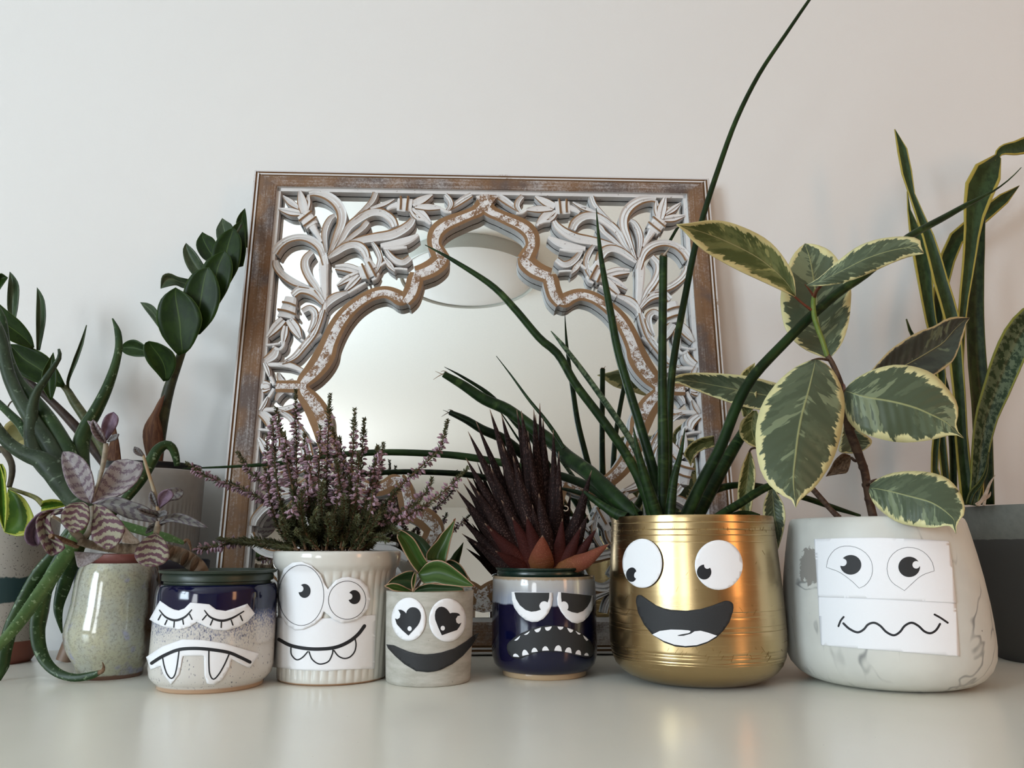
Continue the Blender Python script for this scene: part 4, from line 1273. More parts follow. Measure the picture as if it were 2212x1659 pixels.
for tt in ([(722, 1062), (805, 995), (795, 1022), (775, 1050), (755, 1063), (735, 1067)], [(857, 982), (938, 932), (928, 955), (910, 975), (890, 985), (870, 985)], [(1003, 915), (1098, 880), (1092, 908), (1080, 930), (1065, 944), (1045, 950), (1028, 947), (1015, 935)], [(1150, 880), (1250, 865), (1240, 890), (1225, 910), (1208, 924), (1190, 928), (1172, 923), (1160, 910)], [(1328, 868), (1413, 872), (1407, 890), (1395, 905), (1365, 915), (1340, 895)], [(1463, 885), (1550, 915), (1546, 931), (1535, 945), (1510, 955), (1485, 930)], [(1582, 930), (1658, 970), (1640, 983), (1615, 975)], [(1687, 990), (1730, 1020), (1763, 1055), (1740, 1070), (1710, 1040)],
           [(705, 1290), (706, 1270), (715, 1255), (740, 1247), (770, 1265), (793, 1297)], [(835, 1280), (832, 1245), (838, 1220), (850, 1200), (865, 1193), (885, 1200), (900, 1215), (928, 1260)], [(963, 1232), (966, 1205), (975, 1185), (990, 1170), (1005, 1165), (1022, 1172), (1035, 1185), (1053, 1220)], [(1113, 1208), (1117, 1180), (1130, 1160), (1145, 1148), (1160, 1145), (1176, 1150), (1190, 1165), (1212, 1205)], [(1285, 1207), (1290, 1180), (1305, 1150), (1325, 1135), (1345, 1130), (1365, 1140), (1380, 1160), (1390, 1217)], [(1432, 1225), (1440, 1200), (1455, 1175), (1472, 1164), (1490, 1160), (1508, 1168), (1520, 1185), (1530, 1243)], [(1580, 1255), (1586, 1230), (1600, 1210), (1615, 1200), (1630, 1198), (1645, 1208), (1655, 1225), (1660, 1270)], [(1705, 1275), (1708, 1258), (1720, 1245), (1740, 1237), (1755, 1245), (1765, 1262), (1768, 1280)]):
    sticker('tooth', K5(tt), bpot, PRN, M['paper'], e, maxl=4)

# ---- brass pot
gx, gy = 0.1718, 0.7493
san_t = thing('potted_cylinder_sansevieria', 'tall rod-leaved dark green plant in a brushed brass pot with a laughing paper face', 'potted plant', (gx, gy, 0))
gbase = [(.0480, 0), (.0560, .0012), (.0640, .0045), (.0710, .0095), (.0755, .0150), (.0785, .022), (.0800, .032), (.0804, .045), (.0802, .058), (.0795, .078), (.0785, .095), (.0772, .118), (.0762, .135), (.0757, .1445), (.0754, .1462)]
gpot = Pot(gx, gy, gbase)
grooves = [.0215, .0240, .0275, .0300, .0480, .0520, .0600, .0645, .1230, .1285, .1335, .1400]
gprof = []
zs = sorted(set([z for _, z in gbase] + [z + d for z in grooves for d in (-.0005, 0, .0005)] + [.0012 * i for i in range(1, 120) if .02 < .0012 * i < .144]))
for z in zs:
    dip = .00028 if any(abs(z - g) < 1e-6 for g in grooves) else 0
    gprof.append((gpot.r(z) - dip, z))
v, f, u = lathe(gx, gy, hollow(gprof, .0742, .1462, .015), 128)
mk('pot', v, f, M['brass'], san_t, uvs=u, label='brushed brass pot with engraved rings')
v, f, u = lathe(gx, gy, [(.0740, .138), (.04, .141), (.0001, .142)], 40)
mk('soil', v, f, M['soil'], san_t)
K1 = lambda pts: cz(1280, 1080, 3.859, pts)
ev, ef = [], []
rg = random.Random(3)
for i in range(95):
    x, y = rg.uniform(1330, 1690), rg.choice([rg.uniform(1175, 1330), rg.uniform(1140, 1148), rg.uniform(1400, 1425)])
    a = rg.choice([1.05, -1.05, 2.1]) + rg.uniform(-.2, .2)
    L = rg.uniform(4, 16)
    if 1138 < y < 1150:
        a, L = 1.5, 5
    dx, dy = math.cos(a), math.sin(a)
    b = len(ev)
    for (s, w) in ((-1, -.3), (-1, .3), (1, .3), (1, -.3)):
        ev.append(gpot.hit(x + dx * s * L / 2 - dy * w, y + dy * s * L / 2 + dx * w, .0001))
    ef.append((b, b + 1, b + 2, b + 3))
mk('engraved_marks', ev, ef, M['scratch'], san_t, stuff=True)
p_ = K1([(415, 528)])[0]
e = sticker('paper_eye', ell(p_[0], p_[1], 165 / 3.859, 205 / 3.859), gpot, .0022, M['paper'], san_t, solid=.0003)
sticker('pupil', K1([(279, 625), (281, 603), (290, 585), (303, 571), (320, 563), (337, 563), (350, 570), (360, 582), (365, 595), (357, 601), (350, 611), (346, 623), (346, 638), (353, 650), (363, 655), (356, 668), (345, 678), (332, 683), (318, 682), (303, 676), (290, 663), (283, 645)]), gpot, .0025, M['ink'], e, maxl=4)
p_ = K1([(1052, 542)])[0]
e = sticker('paper_eye', ell(p_[0], p_[1], 200 / 3.859, 208 / 3.859), gpot, PAP, M['paper'], san_t, solid=.0003)
sticker('pupil', K1(crescent(930, 601, 60, 62, 957, 547, 27)), gpot, PRN, M['ink'], e, maxl=3)
e = sticker('paper_mouth', K1([(362, 850), (363, 823), (370, 800), (383, 792), (400, 793), (440, 820), (530, 880), (590, 902), (650, 915), (780, 923), (900, 910), (1000, 880), (1100, 843), (1120, 840), (1140, 843), (1160, 853), (1172, 870), (1175, 898), (1170, 930), (1140, 1020), (1090, 1090), (1030, 1150), (950, 1195), (870, 1222), (780, 1230), (690, 1222), (600, 1190), (500, 1125), (430, 1040), (380, 940)]), gpot, PAP, M['inkcard'], san_t, solid=.0003, label='dark grey card mouth with a white tongue')
sticker('tongue', K1([(497, 1122), (560, 1092), (650, 1080), (740, 1082), (800, 1087), (818, 1093), (812, 1103), (800, 1110), (740, 1120), (705, 1130), (720, 1134), (760, 1132), (820, 1115), (850, 1095), (900, 1090), (960, 1105), (1038, 1132), (960, 1180), (870, 1210), (770, 1218), (680, 1206), (590, 1173)]), gpot, PRN, M['paper'], e, maxl=4)

# ---- marbled pot
mx, my = 0.3417, 0.7373
fic_t = thing('potted_rubber_plant', 'cream-edged variegated rubber plant in a white marbled pot with a worried paper face', 'potted plant', (mx, my, 0))
mprof = [(.0530, 0), (.0620, .0010), (.0700, .0035), (.0770, .0080), (.0830, .0150), (.0868, .0240), (.0880, .0345), (.0880, .042), (.0876, .055), (.0866, .0700), (.0842, .0920), (.0812, .1120), (.0778, .1310), (.0762, .1390), (.0748, .1430), (.0730, .1446)]
mpot = Pot(mx, my, mprof)
v, f, u = lathe(mx, my, hollow(mprof, .0690, .1446, .015), 96)
mk('pot', v, f, M['marble'], fic_t, uvs=u, label='white marbled cement pot with a worn grey patch')
v, f, u = lathe(mx, my, [(.0688, .132), (.04, .135), (.0001, .136)], 40)
mk('soil', v, f, M['soil'], fic_t)
K2 = lambda pts: cz(1660, 1080, 3.77, pts)
e2_ = sticker('paper_mouth', K2([(403, 770), (800, 780), (1200, 800), (1522, 830), (1540, 1020), (1558, 1275), (1300, 1255), (1000, 1230), (700, 1208), (428, 1182), (412, 950)]), mpot, PAP, M['paper'], fic_t, solid=.0003)
sticker('mouth_line', stroke(K2([(610, 1005), (660, 1050), (725, 1078), (775, 1055), (810, 1015), (860, 1000), (910, 1025), (960, 1075), (1020, 1102), (1070, 1075), (1110, 1025), (1165, 1000), (1220, 1025), (1270, 1070), (1320, 1085), (1365, 1060), (1397, 1010)]), [2.4] * 17), mpot, PRN, M['ink'], e2_, maxl=4)
for a, b in (((612, 953), (570, 1028)), ((1353, 933), (1460, 1000))):
    mm_ = ((a[0] + b[0]) / 2 - 4, (a[1] + b[1]) / 2 - 6)
    sticker('mouth_line', stroke(K2([a, mm_, b]), [2.1] * 3), mpot, PRN, M['ink'], e2_)
e = sticker('paper_eyes', K2([(372, 318), (600, 310), (900, 306), (1200, 318), (1468, 335), (1480, 420), (1495, 500), (1530, 840), (1200, 822), (800, 802), (403, 790), (388, 560)]), mpot, .0013, M['paper'], fic_t, solid=.0003)
for pts in ([(472, 548), (478, 505), (490, 470), (512, 435), (540, 405), (578, 384), (620, 375), (665, 376), (710, 385), (752, 403), (790, 430), (818, 463), (838, 500), (847, 540), (848, 580), (840, 617), (825, 650), (805, 678), (780, 700), (738, 718), (690, 670), (655, 642), (620, 615), (585, 592), (550, 575), (510, 562)],
            [(1350, 578), (1345, 543), (1335, 510), (1315, 476), (1290, 445), (1258, 419), (1220, 400), (1176, 388), (1130, 385), (1088, 394), (1050, 410), (1014, 439), (985, 475), (970, 517), (965, 560), (971, 602), (985, 640), (1005, 668), (1030, 690), (1108, 738), (1160, 690), (1190, 662), (1220, 635), (1250, 615), (1280, 600), (1315, 589)]):
    ring_obj('eye_outline', 0, 0, 0, 0, .38, mpot, .0016, M['ink'], e, pts=K2(pts))
for cc in ((670, 528, 86, 80, 606, 508, 31), (1146, 545, 88, 83, 1203, 528, 31)):
    sticker('pupil', K2(crescent(*cc)), mpot, .0016, M['inkcard'], e, maxl=3)

# ---- celadon pot (aloe)
ax, ay = -0.3797, 0.7654
alo_t = thing('potted_aloe', 'sprawling spotted aloe in a bellied grey-green glazed pot left of the drowsy blue pot', 'potted plant', (ax, ay, 0))
ap = [(.0288, 0), (.0292, .002), (.0292, .0065), (.0298, .008), (.0328, .0145), (.0375, .022), (.0412, .031), (.0426, .0395), (.0420, .047), (.0404, .056), (.0390, .066), (.0384, .076), (.0376, .086), (.0362, .095), (.0345, .1005), (.0330, .1035)]
v, f, u = lathe(ax, ay, hollow(ap, .0300, .1035, .012), 72)
mk('pot', v, f, M['celadon'], alo_t, uvs=u)
v, f, u = lathe(ax + .003, ay, [(.024, .03), (.0275, .1035), (.0288, .1045), (.0290, .1115), (.0275, .1120), (.0265, .108), (.0001, .108)], 48)
mk('nursery_pot', v, f, plain('red_brown_plastic', (0.16, 0.045, 0.035, 1), 0.45), alo_t, uvs=u, label='red-brown plastic inner pot')

# ---- speckled pot at the left edge (pothos)
sx, sy = -0.5475, 0.8497
pot_t = thing('potted_pothos', 'yellow-green pothos in a speckled stoneware pot with a dark green band, at the far left', 'potted plant', (sx, sy, 0))
sp_ = [(.0360, 0), (.0385, .004), (.0420, .012), (.0445, .0235), (.0460, .0300), (.0478, .050), (.0486, .080), (.0490, .120), (.0490, .146), (.0480, .149)]
v, f, u = lathe(sx, sy, hollow(sp_, .0445, .149, .015), 72)
mk('pot', v, f, M['speck'], pot_t, uvs=u)
v, f, u = lathe(sx, sy, [(.0443, .14), (.02, .143), (.0001, .143)], 36)
mk('soil', v, f, M['soil'], pot_t)

# ---- stand and grey planter (zz plant)
zx, zy = -0.4130, 0.8860
st_t = thing('plant_stand', 'dark bowl-topped plant stand on wooden peg legs under the grey ribbed planter', 'plant stand', (zx, zy, 0))
v, f, u = lathe(zx, zy, [(.0001, .052), (.050, .052), (.060, .058), (.0655, .07), (.068, .085), (.069, .103), (.067, .1045), (.0655, .103), (.063, .075), (.055, .062), (.0001, .062)], 64)
mk('bowl', v, f, M['navy'], st_t, uvs=u)
for a in (209, 330, 90):
    ca, sa = math.cos(math.radians(a)), math.sin(math.radians(a))
    r0, r1 = .050, .067
    if a == 90:
        r1 = .058
    v, f, u = tube([Vector((zx + ca * r0, zy + sa * r0, .060)), Vector((zx + ca * (r0 + r1) / 2, zy + sa * (r0 + r1) / 2, .03)), Vector((zx + ca * r1, zy + sa * r1, .0005))], [.0110, .0104, .0092], 14)
    mk('peg_leg', v, f, M['pegwood'], st_t, uvs=u)
zz_t = thing('potted_zz_plant', 'glossy-leaved zz plant in a grey ribbed planter at the back left', 'potted plant', (zx, zy, .062))
zp = [(.0490, .0625), (.0520, .066), (.0548, .110), (.0556, .150), (.0560, .196), (.0556, .2015), (.0545, .2030)]
zpp = []
for a, b in zip(zp, zp[1:]):
    mseg = 8 if b[1] - a[1] > .02 else 1
    for j in range(mseg):
        zpp.append((a[0] + (b[0] - a[0]) * j / mseg, a[1] + (b[1] - a[1]) * j / mseg))
zpp.append(zp[-1])


def ribs(r, z, a):
    if .075 < z < .166 and r > .05:
        return r - .0008 * min(1, (.166 - z) / .004) * (.5 + .5 * math.cos(a * 64))
    return r


v, f, u = lathe(zx, zy, hollow(zpp, .0520, .203, .08), 384, ribs)
mk('pot', v, f, M['greypot'], zz_t, uvs=u)
v, f, u = lathe(zx - .001, zy, [(.046, .10), (.0505, .2035), (.0510, .2075), (.0525, .2085), (.0525, .2105), (.0505, .2108), (.0495, .207), (.049, .198), (.0001, .199)], 60)
mk('nursery_pot', v, f, M['blackpot'], zz_t, uvs=u, label='black plastic nursery pot')

# ---- dark two-tone planter at the right (snake plant)
nx0, ny0 = 0.602, 0.862
sna_t = thing('potted_snake_plant', 'yellow-edged snake plant in a dark two-tone grey planter at the far right', 'potted plant', (nx0, ny0, 0))
np_ = [(.0720, 0), (.0735, .001), (.0760, .008), (.0800, .016), (.0840, .05), (.0890, .100), (.0925, .140), (.0945, .1605), (.0940, .1620)]
v, f, u = lathe(nx0, ny0, hollow(np_, .0860, .162, .02), 72)
mk('pot', v, f, M['twotone'], sna_t, uvs=u)
v, f, u = lathe(nx0, ny0, [(.0858, .152), (.04, .155), (.0001, .156)], 40)
mk('soil', v, f, M['soil'], sna_t)
# ------------------------------------------------------------------ heather
rh = random.Random(11)
HB = [  # path (pixels, base first), share of the length in flower, depth at the tip
    ([(650, 1185), (642, 1080), (640, 960), (639, 842)], (.35, .93), .745),
    ([(690, 1185), (702, 1080), (708, 960), (713, 851)], (.45, .86), .75),
    ([(735, 1185), (752, 1080), (762, 980), (766, 883)], (.42, .84), .765),
    ([(742, 1185), (765, 1090), (780, 1000), (787, 904)], (.4, .86), .77),
    ([(752, 1185), (790, 1100), (818, 1030), (828, 957)], (.4, .93), .74),
    ([(762, 1187), (815, 1110), (874, 1041), (944, 977), (958, 945), (966, 907)], (.45, .90), .76),
    ([(775, 1188), (868, 1123), (947, 1072), (1011, 1010)], (.35, .90), .72),
    ([(770, 1187), (840, 1130), (915, 1070), (934, 1033)], (.45, .95), .75),
    ([(660, 1187), (600, 1096), (554, 1072), (510, 1050), (456, 1033), (402, 1000)], (.35, .95), .80),
    ([(655, 1186), (610, 1090), (566, 1041), (538, 1016), (513, 977)], (.42, .88), .77),
    ([(648, 1188), (600, 1174), (548, 1166), (504, 1170), (462, 1180), (420, 1186)], (.55, .98), .79),
    ([(645, 1188), (590, 1178), (530, 1172), (472, 1164)], (2, 2), .775),
    ([(640, 1186), (615, 1120), (598, 1040), (588, 905)], (.35, .96), .73),
    ([(660, 1187), (640, 1090), (616, 980), (597, 880)], (.45, .95), .72),
    ([(676, 1187), (684, 1080), (690, 990), (692, 918)], (.4, .96), .725),
    ([(700, 1187), (724, 1060), (728, 980), (718, 925)], (.35, .92), .735),
    ([(708, 1187), (738, 1090), (742, 1010), (733, 945)], (.4, .92), .76),
    ([(716, 1187), (738, 1120), (734, 1050), (726, 992)], (.55, .85), .705),
    ([(730, 1187), (762, 1100), (774, 1030), (774, 977)], (.35, .85), .715),
    ([(748, 1187), (790, 1090), (812, 1000), (816, 965)], (.35, .95), .72),
    ([(642, 1187), (600, 1120), (582, 1030), (577, 938)], (.35, .96), .75),
    ([(668, 1187), (645, 1080), (624, 1000), (614, 935)], (.30, .96), .71),
    ([(682, 1187), (668, 1090), (660, 1010), (658, 936)], (.35, .96), .70),
    ([(636, 1187), (602, 1140), (584, 1080), (572, 1010)], (.40, .96), .735),
    ([(690, 1187), (680, 1110), (672, 1050), (668, 985)], (.55, .97), .70),
    ([(656, 1187), (650, 1120), (648, 1070), (690, 1040)], (.55, .98), .70),
    ([(704, 1188), (716, 1130), (728, 1090), (730, 1050)], (.7, .95), .70),
    ([(760, 1188), (806, 1140), (858, 1110), (905, 1085)], (.45, .9), .71),
    ([(690, 1188), (660, 1150), (650, 1100), (652, 1060)], (2, 2), .70),
    ([(720, 1188), (700, 1130), (694, 1080), (698, 1040)], (2, 2), .69),
    ([(740, 1188), (756, 1140), (768, 1090), (770, 1050)], (.75, .98), .70),
    ([(700, 1188), (670, 1160), (640, 1130), (622, 1105)], (2, 2), .71),
    ([(730, 1188), (736, 1150), (744, 1110), (742, 1070)], (2, 2), .695),
    ([(775, 1188), (800, 1165), (834, 1140), (860, 1150)], (2, 2), .71),
    ([(780, 1188), (815, 1150), (838, 1110), (850, 1060)], (.6, .96), .75),
    ([(755, 1188), (782, 1150), (800, 1110), (806, 1060)], (.7, .96), .70),
    ([(670, 1188), (640, 1170), (620, 1150), (606, 1120)], (2, 2), .70),
    ([(765, 1188), (780, 1172), (812, 1160), (840, 1168)], (2, 2), .70),
    ([(735, 1188), (724, 1165), (714, 1140), (708, 1110)], (2, 2), .69),
    ([(665, 1188), (676, 1160), (680, 1130), (684, 1100)], (2, 2), .69),
    ([(795, 1188), (806, 1170), (812, 1150), (815, 1120)], (2, 2), .73),
    ([(640, 1188), (632, 1165), (628, 1140), (630, 1110)], (2, 2), .73),
    ([(700, 1188), (702, 1150), (706, 1100), (702, 1010)], (.6, .97), .78),
    ([(725, 1188), (742, 1130), (752, 1070), (748, 1000)], (.5, .97), .79),
    ([(660, 1188), (646, 1120), (630, 1050), (618, 1000)], (.5, .97), .79),
    ([(770, 1188), (796, 1120), (806, 1060), (800, 1010)], (.5, .97), .79),
]
for i in range(34):
    bx_ = 640 + 170 * (i + rh.random()) / 34
    lean_ = (bx_ - 722) / 85
    hgt = rh.uniform(55, 150) * (1 - .35 * abs(lean_))
    HB.append(([(720 + (bx_ - 720) * .75, 1188), (bx_, 1188 - hgt * .35), (bx_ + lean_ * 22, 1188 - hgt * .7), (bx_ + lean_ * 40 + rh.uniform(-8, 8), 1188 - hgt)], (2, 2) if i % 3 else (.7, .97), rh.uniform(.695, .80)))
for bi, (pth, (fa, fb), Yt) in enumerate(HB):
    Yb = fy + rh.uniform(-.035, .02)
    x0 = pth[0][0]
    w = px_path([(x, y, Yb + (Yt - Yb) * (i / (len(pth) - 1))) for i, (x, y) in enumerate(pth)], Yb, Yt)
    N = 26
    q = [Vector(x) for x in resample([tuple(p) for p in w], N)]
    v, f, u = tube(w, [.0011, .0009, .0007, .00045], 5, 1.0, N)
    br = mk('branch', v, f, M['heath_stem'], hea_t, uvs=u)
    nb_, fl = MB(), MB()
    tot = sum((b - a).length for a, b in zip(q, q[1:]))

    def at(t):
        x = t * (N - 1)
        i = min(int(x), N - 2)
        return q[i].lerp(q[i + 1], x - i), (q[i + 1] - q[i]).normalized()
    n_need = int(tot * 5200)
    for i in range(n_need):
        t = .04 + .96 * (i + rh.random()) / n_need
        in_fl = fa < t < fb
        if in_fl and rh.random() < .55:
            continue
        p, T = at(min(t, .999))
        sd = T.orthogonal().normalized()
        a = rh.uniform(0, 6.283)
        d = (Matrix.Rotation(a, 3, T) @ sd)
        L = (.0056 if t < .9 else .0036) * rh.uniform(.65, 1.15)
        dr = (d * .75 + T * rh.uniform(.25, .9)).normalized()
        s2 = dr.cross(T).normalized() * .00075
        up_ = dr.cross(s2).normalized() * .0003
        a0, m0, e0 = p, p + dr * L * .5, p + dr * L
        nb_.add([a0, m0 + s2 + up_, m0 - s2 + up_, e0, m0 - up_], [(0, 1, 4), (0, 4, 2), (3, 4, 1), (3, 2, 4), (0, 2, 1), (3, 1, 2)])
    if nb_.v:
        nb_.make('needles', M['heath_green'], br, stuff=True, smooth=False)
    if fa < 1:
        n_f = int(tot * (fb - fa) * 760)
        for i in range(n_f):
            t = fa + (fb - fa) * (i + rh.random()) / n_f
            p, T = at(min(t, .999))
            sd = T.orthogonal().normalized()
            d = Matrix.Rotation(rh.uniform(0, 6.283), 3, T) @ sd
            dr = (d + Vector((0, 0, -.35)) + T * .15).normalized()
            L = .0064 * rh.uniform(.75, 1.2) * (1 - .35 * max(0, (t - fa) / (fb - fa) - .6))
            r = .00140 * rh.uniform(.8, 1.2)
            s1 = dr.orthogonal().normalized()
            s2 = dr.cross(s1)
            b0 = p + d * .0008
            vs = [b0]
            for (tt, rr) in ((.35, 1.0), (.7, .85)):
                for kq in range(4):
                    an = kq * math.pi / 2 + tt
                    vs.append(b0 + dr * L * tt + (s1 * math.cos(an) + s2 * math.sin(an)) * r * rr)
            vs.append(b0 + dr * L)
            fs = [(0, 1 + kq, 1 + (kq + 1) % 4) for kq in range(4)] + [(1 + kq, 5 + kq, 5 + (kq + 1) % 4, 1 + (kq + 1) % 4) for kq in range(4)] + [(9, 5 + (kq + 1) % 4, 5 + kq) for kq in range(4)]
            fl.add(vs, fs)
        fl.make('flowers', M['heath_flower'], br, stuff=True)

# ------------------------------------------------------------------ kalanchoe
KK = lambda pts: cz(0, 860, 4.367, pts)
kY = ky
px_tube('trunk', KK([(1905, 1655), (1860, 1590), (1770, 1520), (1650, 1465), (1500, 1430), (1300, 1415), (1150, 1420), (1000, 1405), (850, 1380), (740, 1350)]), [16, 17, 17, 16, 14, 11, 11, 10, 8.5, 8], ky - .01, ky - .06, M['kal_trunk'], kal_t, 12, n=60)
for x, y, r in ((1830, 1565, 18.2), (1740, 1505, 17.6), (1600, 1455, 16.2), (1390, 1420, 13), (1290, 1415, 12.5), (1130, 1418, 12.5), (1040, 1408, 11.8), (820, 1372, 10)):
    px_tube('node_ring', KK([(x + 14, y + 4), (x, y), (x - 14, y - 2)]), [r * .8, r, r * .8], ky - .035, ky - .035, M['kal_trunk'], kal_t, 12, n=7)
px_tube('broken_branch', KK([(730, 1395), (620, 1350), (540, 1320), (475, 1300)]), [6, 6, 6, 5.5], ky - .055, ky - .085, M['dry'], kal_t, 8)
px_tube('side_stem', KK([(770, 1345), (740, 1300), (690, 1270), (640, 1210), (560, 1150), (490, 1112)]), [8, 8, 6, 4, 4, 3.5], ky - .055, ky - .085, M['kal_stalk'], kal_t, 8)
px_tube('side_stem', KK([(760, 1350), (830, 1270), (868, 1150), (868, 1020)]), [6, 6, 6, 5], ky - .055, ky - .05, M['kal_stalk'], kal_t, 8)
px_tube('side_stem', KK([(1450, 1425), (1465, 1330), (1480, 1240), (1492, 1160)]), [6, 6, 6.5, 5], ky - .045, ky - .045, M['kal_stalk'], kal_t, 8)
px_tube('flower_stalk', KK([(860, 980), (895, 880), (940, 760), (970, 640), (990, 520), (1000, 425)]), [2.5, 3, 3.6, 5, 5.6, 5], ky - .05, ky - .06, M['kal_stalk'], kal_t, 8)
px_tube('flower_stalk', KK([(1492, 1060), (1460, 900), (1420, 770), (1380, 640), (1350, 535)]), [4, 4, 3.5, 3.4, 3], ky - .045, ky - .05, M['kal_stalk_o'], kal_t, 8)
KL = [
    ([(845, 990), (740, 940), (670, 870), (620, 770), (590, 660), (580, 570), (590, 508)], [(862, 992), (887, 890), (882, 780), (850, 670), (790, 580), (720, 530), (655, 505), (590, 508)], -.05, -.035, 'kal_pale', .012),
    ([(855, 990), (900, 900), (960, 760), (1010, 670), (1060, 610), (1110, 588), (1150, 605)], [(890, 1000), (1000, 960), (1120, 920), (1230, 850), (1310, 760), (1352, 660), (1345, 610), (1290, 595), (1220, 578), (1175, 588), (1150, 605)], -.05, -.02, 'kal_pale', .01),
    ([(760, 985), (650, 1000), (590, 1060), (575, 1140), (600, 1200), (650, 1245), (710, 1265)], [(790, 985), (835, 1020), (845, 1090), (835, 1170), (790, 1230), (710, 1265)], -.06, -.085, 'kal', .006),
    ([(885, 1000), (880, 1100), (862, 1220), (870, 1330), (930, 1385), (1010, 1425)], [(900, 1000), (1000, 1030), (1080, 1100), (1150, 1170), (1178, 1230), (1140, 1330), (1090, 1400), (1010, 1425)], -.058, -.085, 'kal', .006),
    ([(900, 1003), (1000, 950), (1120, 935), (1250, 980), (1350, 1012), (1440, 1070), (1490, 1165)], [(905, 1012), (1050, 1060), (1200, 1130), (1350, 1158), (1440, 1172), (1490, 1168)], -.05, -.045, 'kal_grey', .004),
    ([(1492, 1130), (1400, 1110), (1330, 1080), (1290, 1042)], [(1500, 1110), (1480, 1070), (1400, 1058), (1340, 1044), (1290, 1042)], -.045, -.065, 'kal_grey', .004),
    ([(1485, 1110), (1520, 1070), (1560, 1062), (1582, 1084)], [(1490, 1128), (1530, 1115), (1565, 1105), (1582, 1086)], -.045, -.06, 'kal_grey', .004),
    ([(1500, 1176), (1560, 1120), (1650, 1090), (1740, 1100), (1850, 1150), (1962, 1219)], [(1505, 1190), (1600, 1165), (1700, 1175), (1820, 1205), (1962, 1222)], -.045, -.05, 'kal_grey', .004),
    ([(1452, 1280), (1370, 1320), (1300, 1390), (1268, 1470), (1290, 1530), (1340, 1570), (1420, 1586)], [(1490, 1282), (1560, 1350), (1590, 1430), (1596, 1500), (1550, 1552), (1490, 1578), (1420, 1586)], -.05, -.08, 'kal', .006),
    ([(590, 1045), (450, 1062), (370, 1085), (300, 1150), (245, 1230), (236, 1320), (280, 1385), (360, 1392)], [(620, 1080), (520, 1100), (450, 1140), (410, 1210), (390, 1290), (385, 1350), (360, 1392)], -.055, -.05, 'kal_purple', .01),
    ([(470, 1062), (400, 1082), (345, 1150), (350, 1250), (390, 1360), (440, 1450), (490, 1486)], [(600, 1055), (520, 1090), (470, 1160), (510, 1290), (610, 1390), (570, 1450), (490, 1486)], -.06, -.085, 'kal', .012),
    ([(984, 402), (955, 330), (965, 230), (1005, 160), (1070, 132)], [(1004, 400), (1055, 330), (1103, 250), (1112, 180), (1070, 132)], -.06, -.06, 'kal_purple', .004),
    ([(992, 428), (920, 390), (870, 320), (856, 250), (880, 207)], [(1002, 420), (985, 350), (945, 290), (912, 240), (880, 207)], -.06, -.075, 'kal_pale', .006),
    ([(880, 300), (845, 250), (826, 214)], [(905, 250), (872, 228), (826, 214)], -.07, -.072, 'kal_pale', .002),
    ([(1012, 408), (1040, 368), (1080, 345), (1119, 340)], [(1020, 416), (1070, 400), (1100, 385), (1119, 344)], -.06, -.07, 'kal_grey', .002),
    ([(1352, 550), (1290, 532), (1260, 498), (1270, 460)], [(1358, 540), (1340, 508), (1312, 478), (1270, 460)], -.05, -.055, 'kal_grey', .002),
    ([(1498, 1036), (1540, 900), (1590, 858), (1680, 848), (1730, 878)], [(1512, 1038), (1600, 970), (1680, 955), (1725, 915), (1730, 882)], -.045, -.035, 'kal_grey', .004),
    ([(1498, 1030), (1488, 930), (1530, 880), (1590, 860)], [(1516, 1028), (1590, 975), (1636, 912), (1590, 860)], -.045, -.055, 'kal_purple', .004),
    ([(1480, 1040), (1420, 980), (1408, 920), (1430, 878)], [(1490, 1036), (1480, 980), (1455, 920), (1430, 878)], -.045, -.05, 'kal_grey', .003),
    ([(1560, 1140), (1440, 1190), (1390, 1230), (1376, 1275)], [(1560, 1180), (1470, 1225), (1420, 1260), (1376, 1275)], -.04, -.035, 'kal_grey', .003),
]
for a, b, yb, yt, m, fo in KL:
    leaf('leaf', KK(a), KK(b), ky + yb, ky + yt, M[m], kal_t, fold=-fo, solid=.0012)
leaf('withered_leaf', KK([(700, 1448), (715, 1520), (732, 1590), (765, 1592)]), KK([(985, 1468), (930, 1510), (850, 1560), (765, 1592)]), ky - .07, ky - .085, M['mauve'], kal_t, fold=-.004)
leaf('withered_leaf', KK([(1182, 1215), (1165, 1290), (1150, 1355), (1230, 1372)]), KK([(1186, 1215), (1250, 1290), (1320, 1360), (1230, 1372)]), ky - .04, ky - .05, M['drypale'], kal_t, fold=-.002)

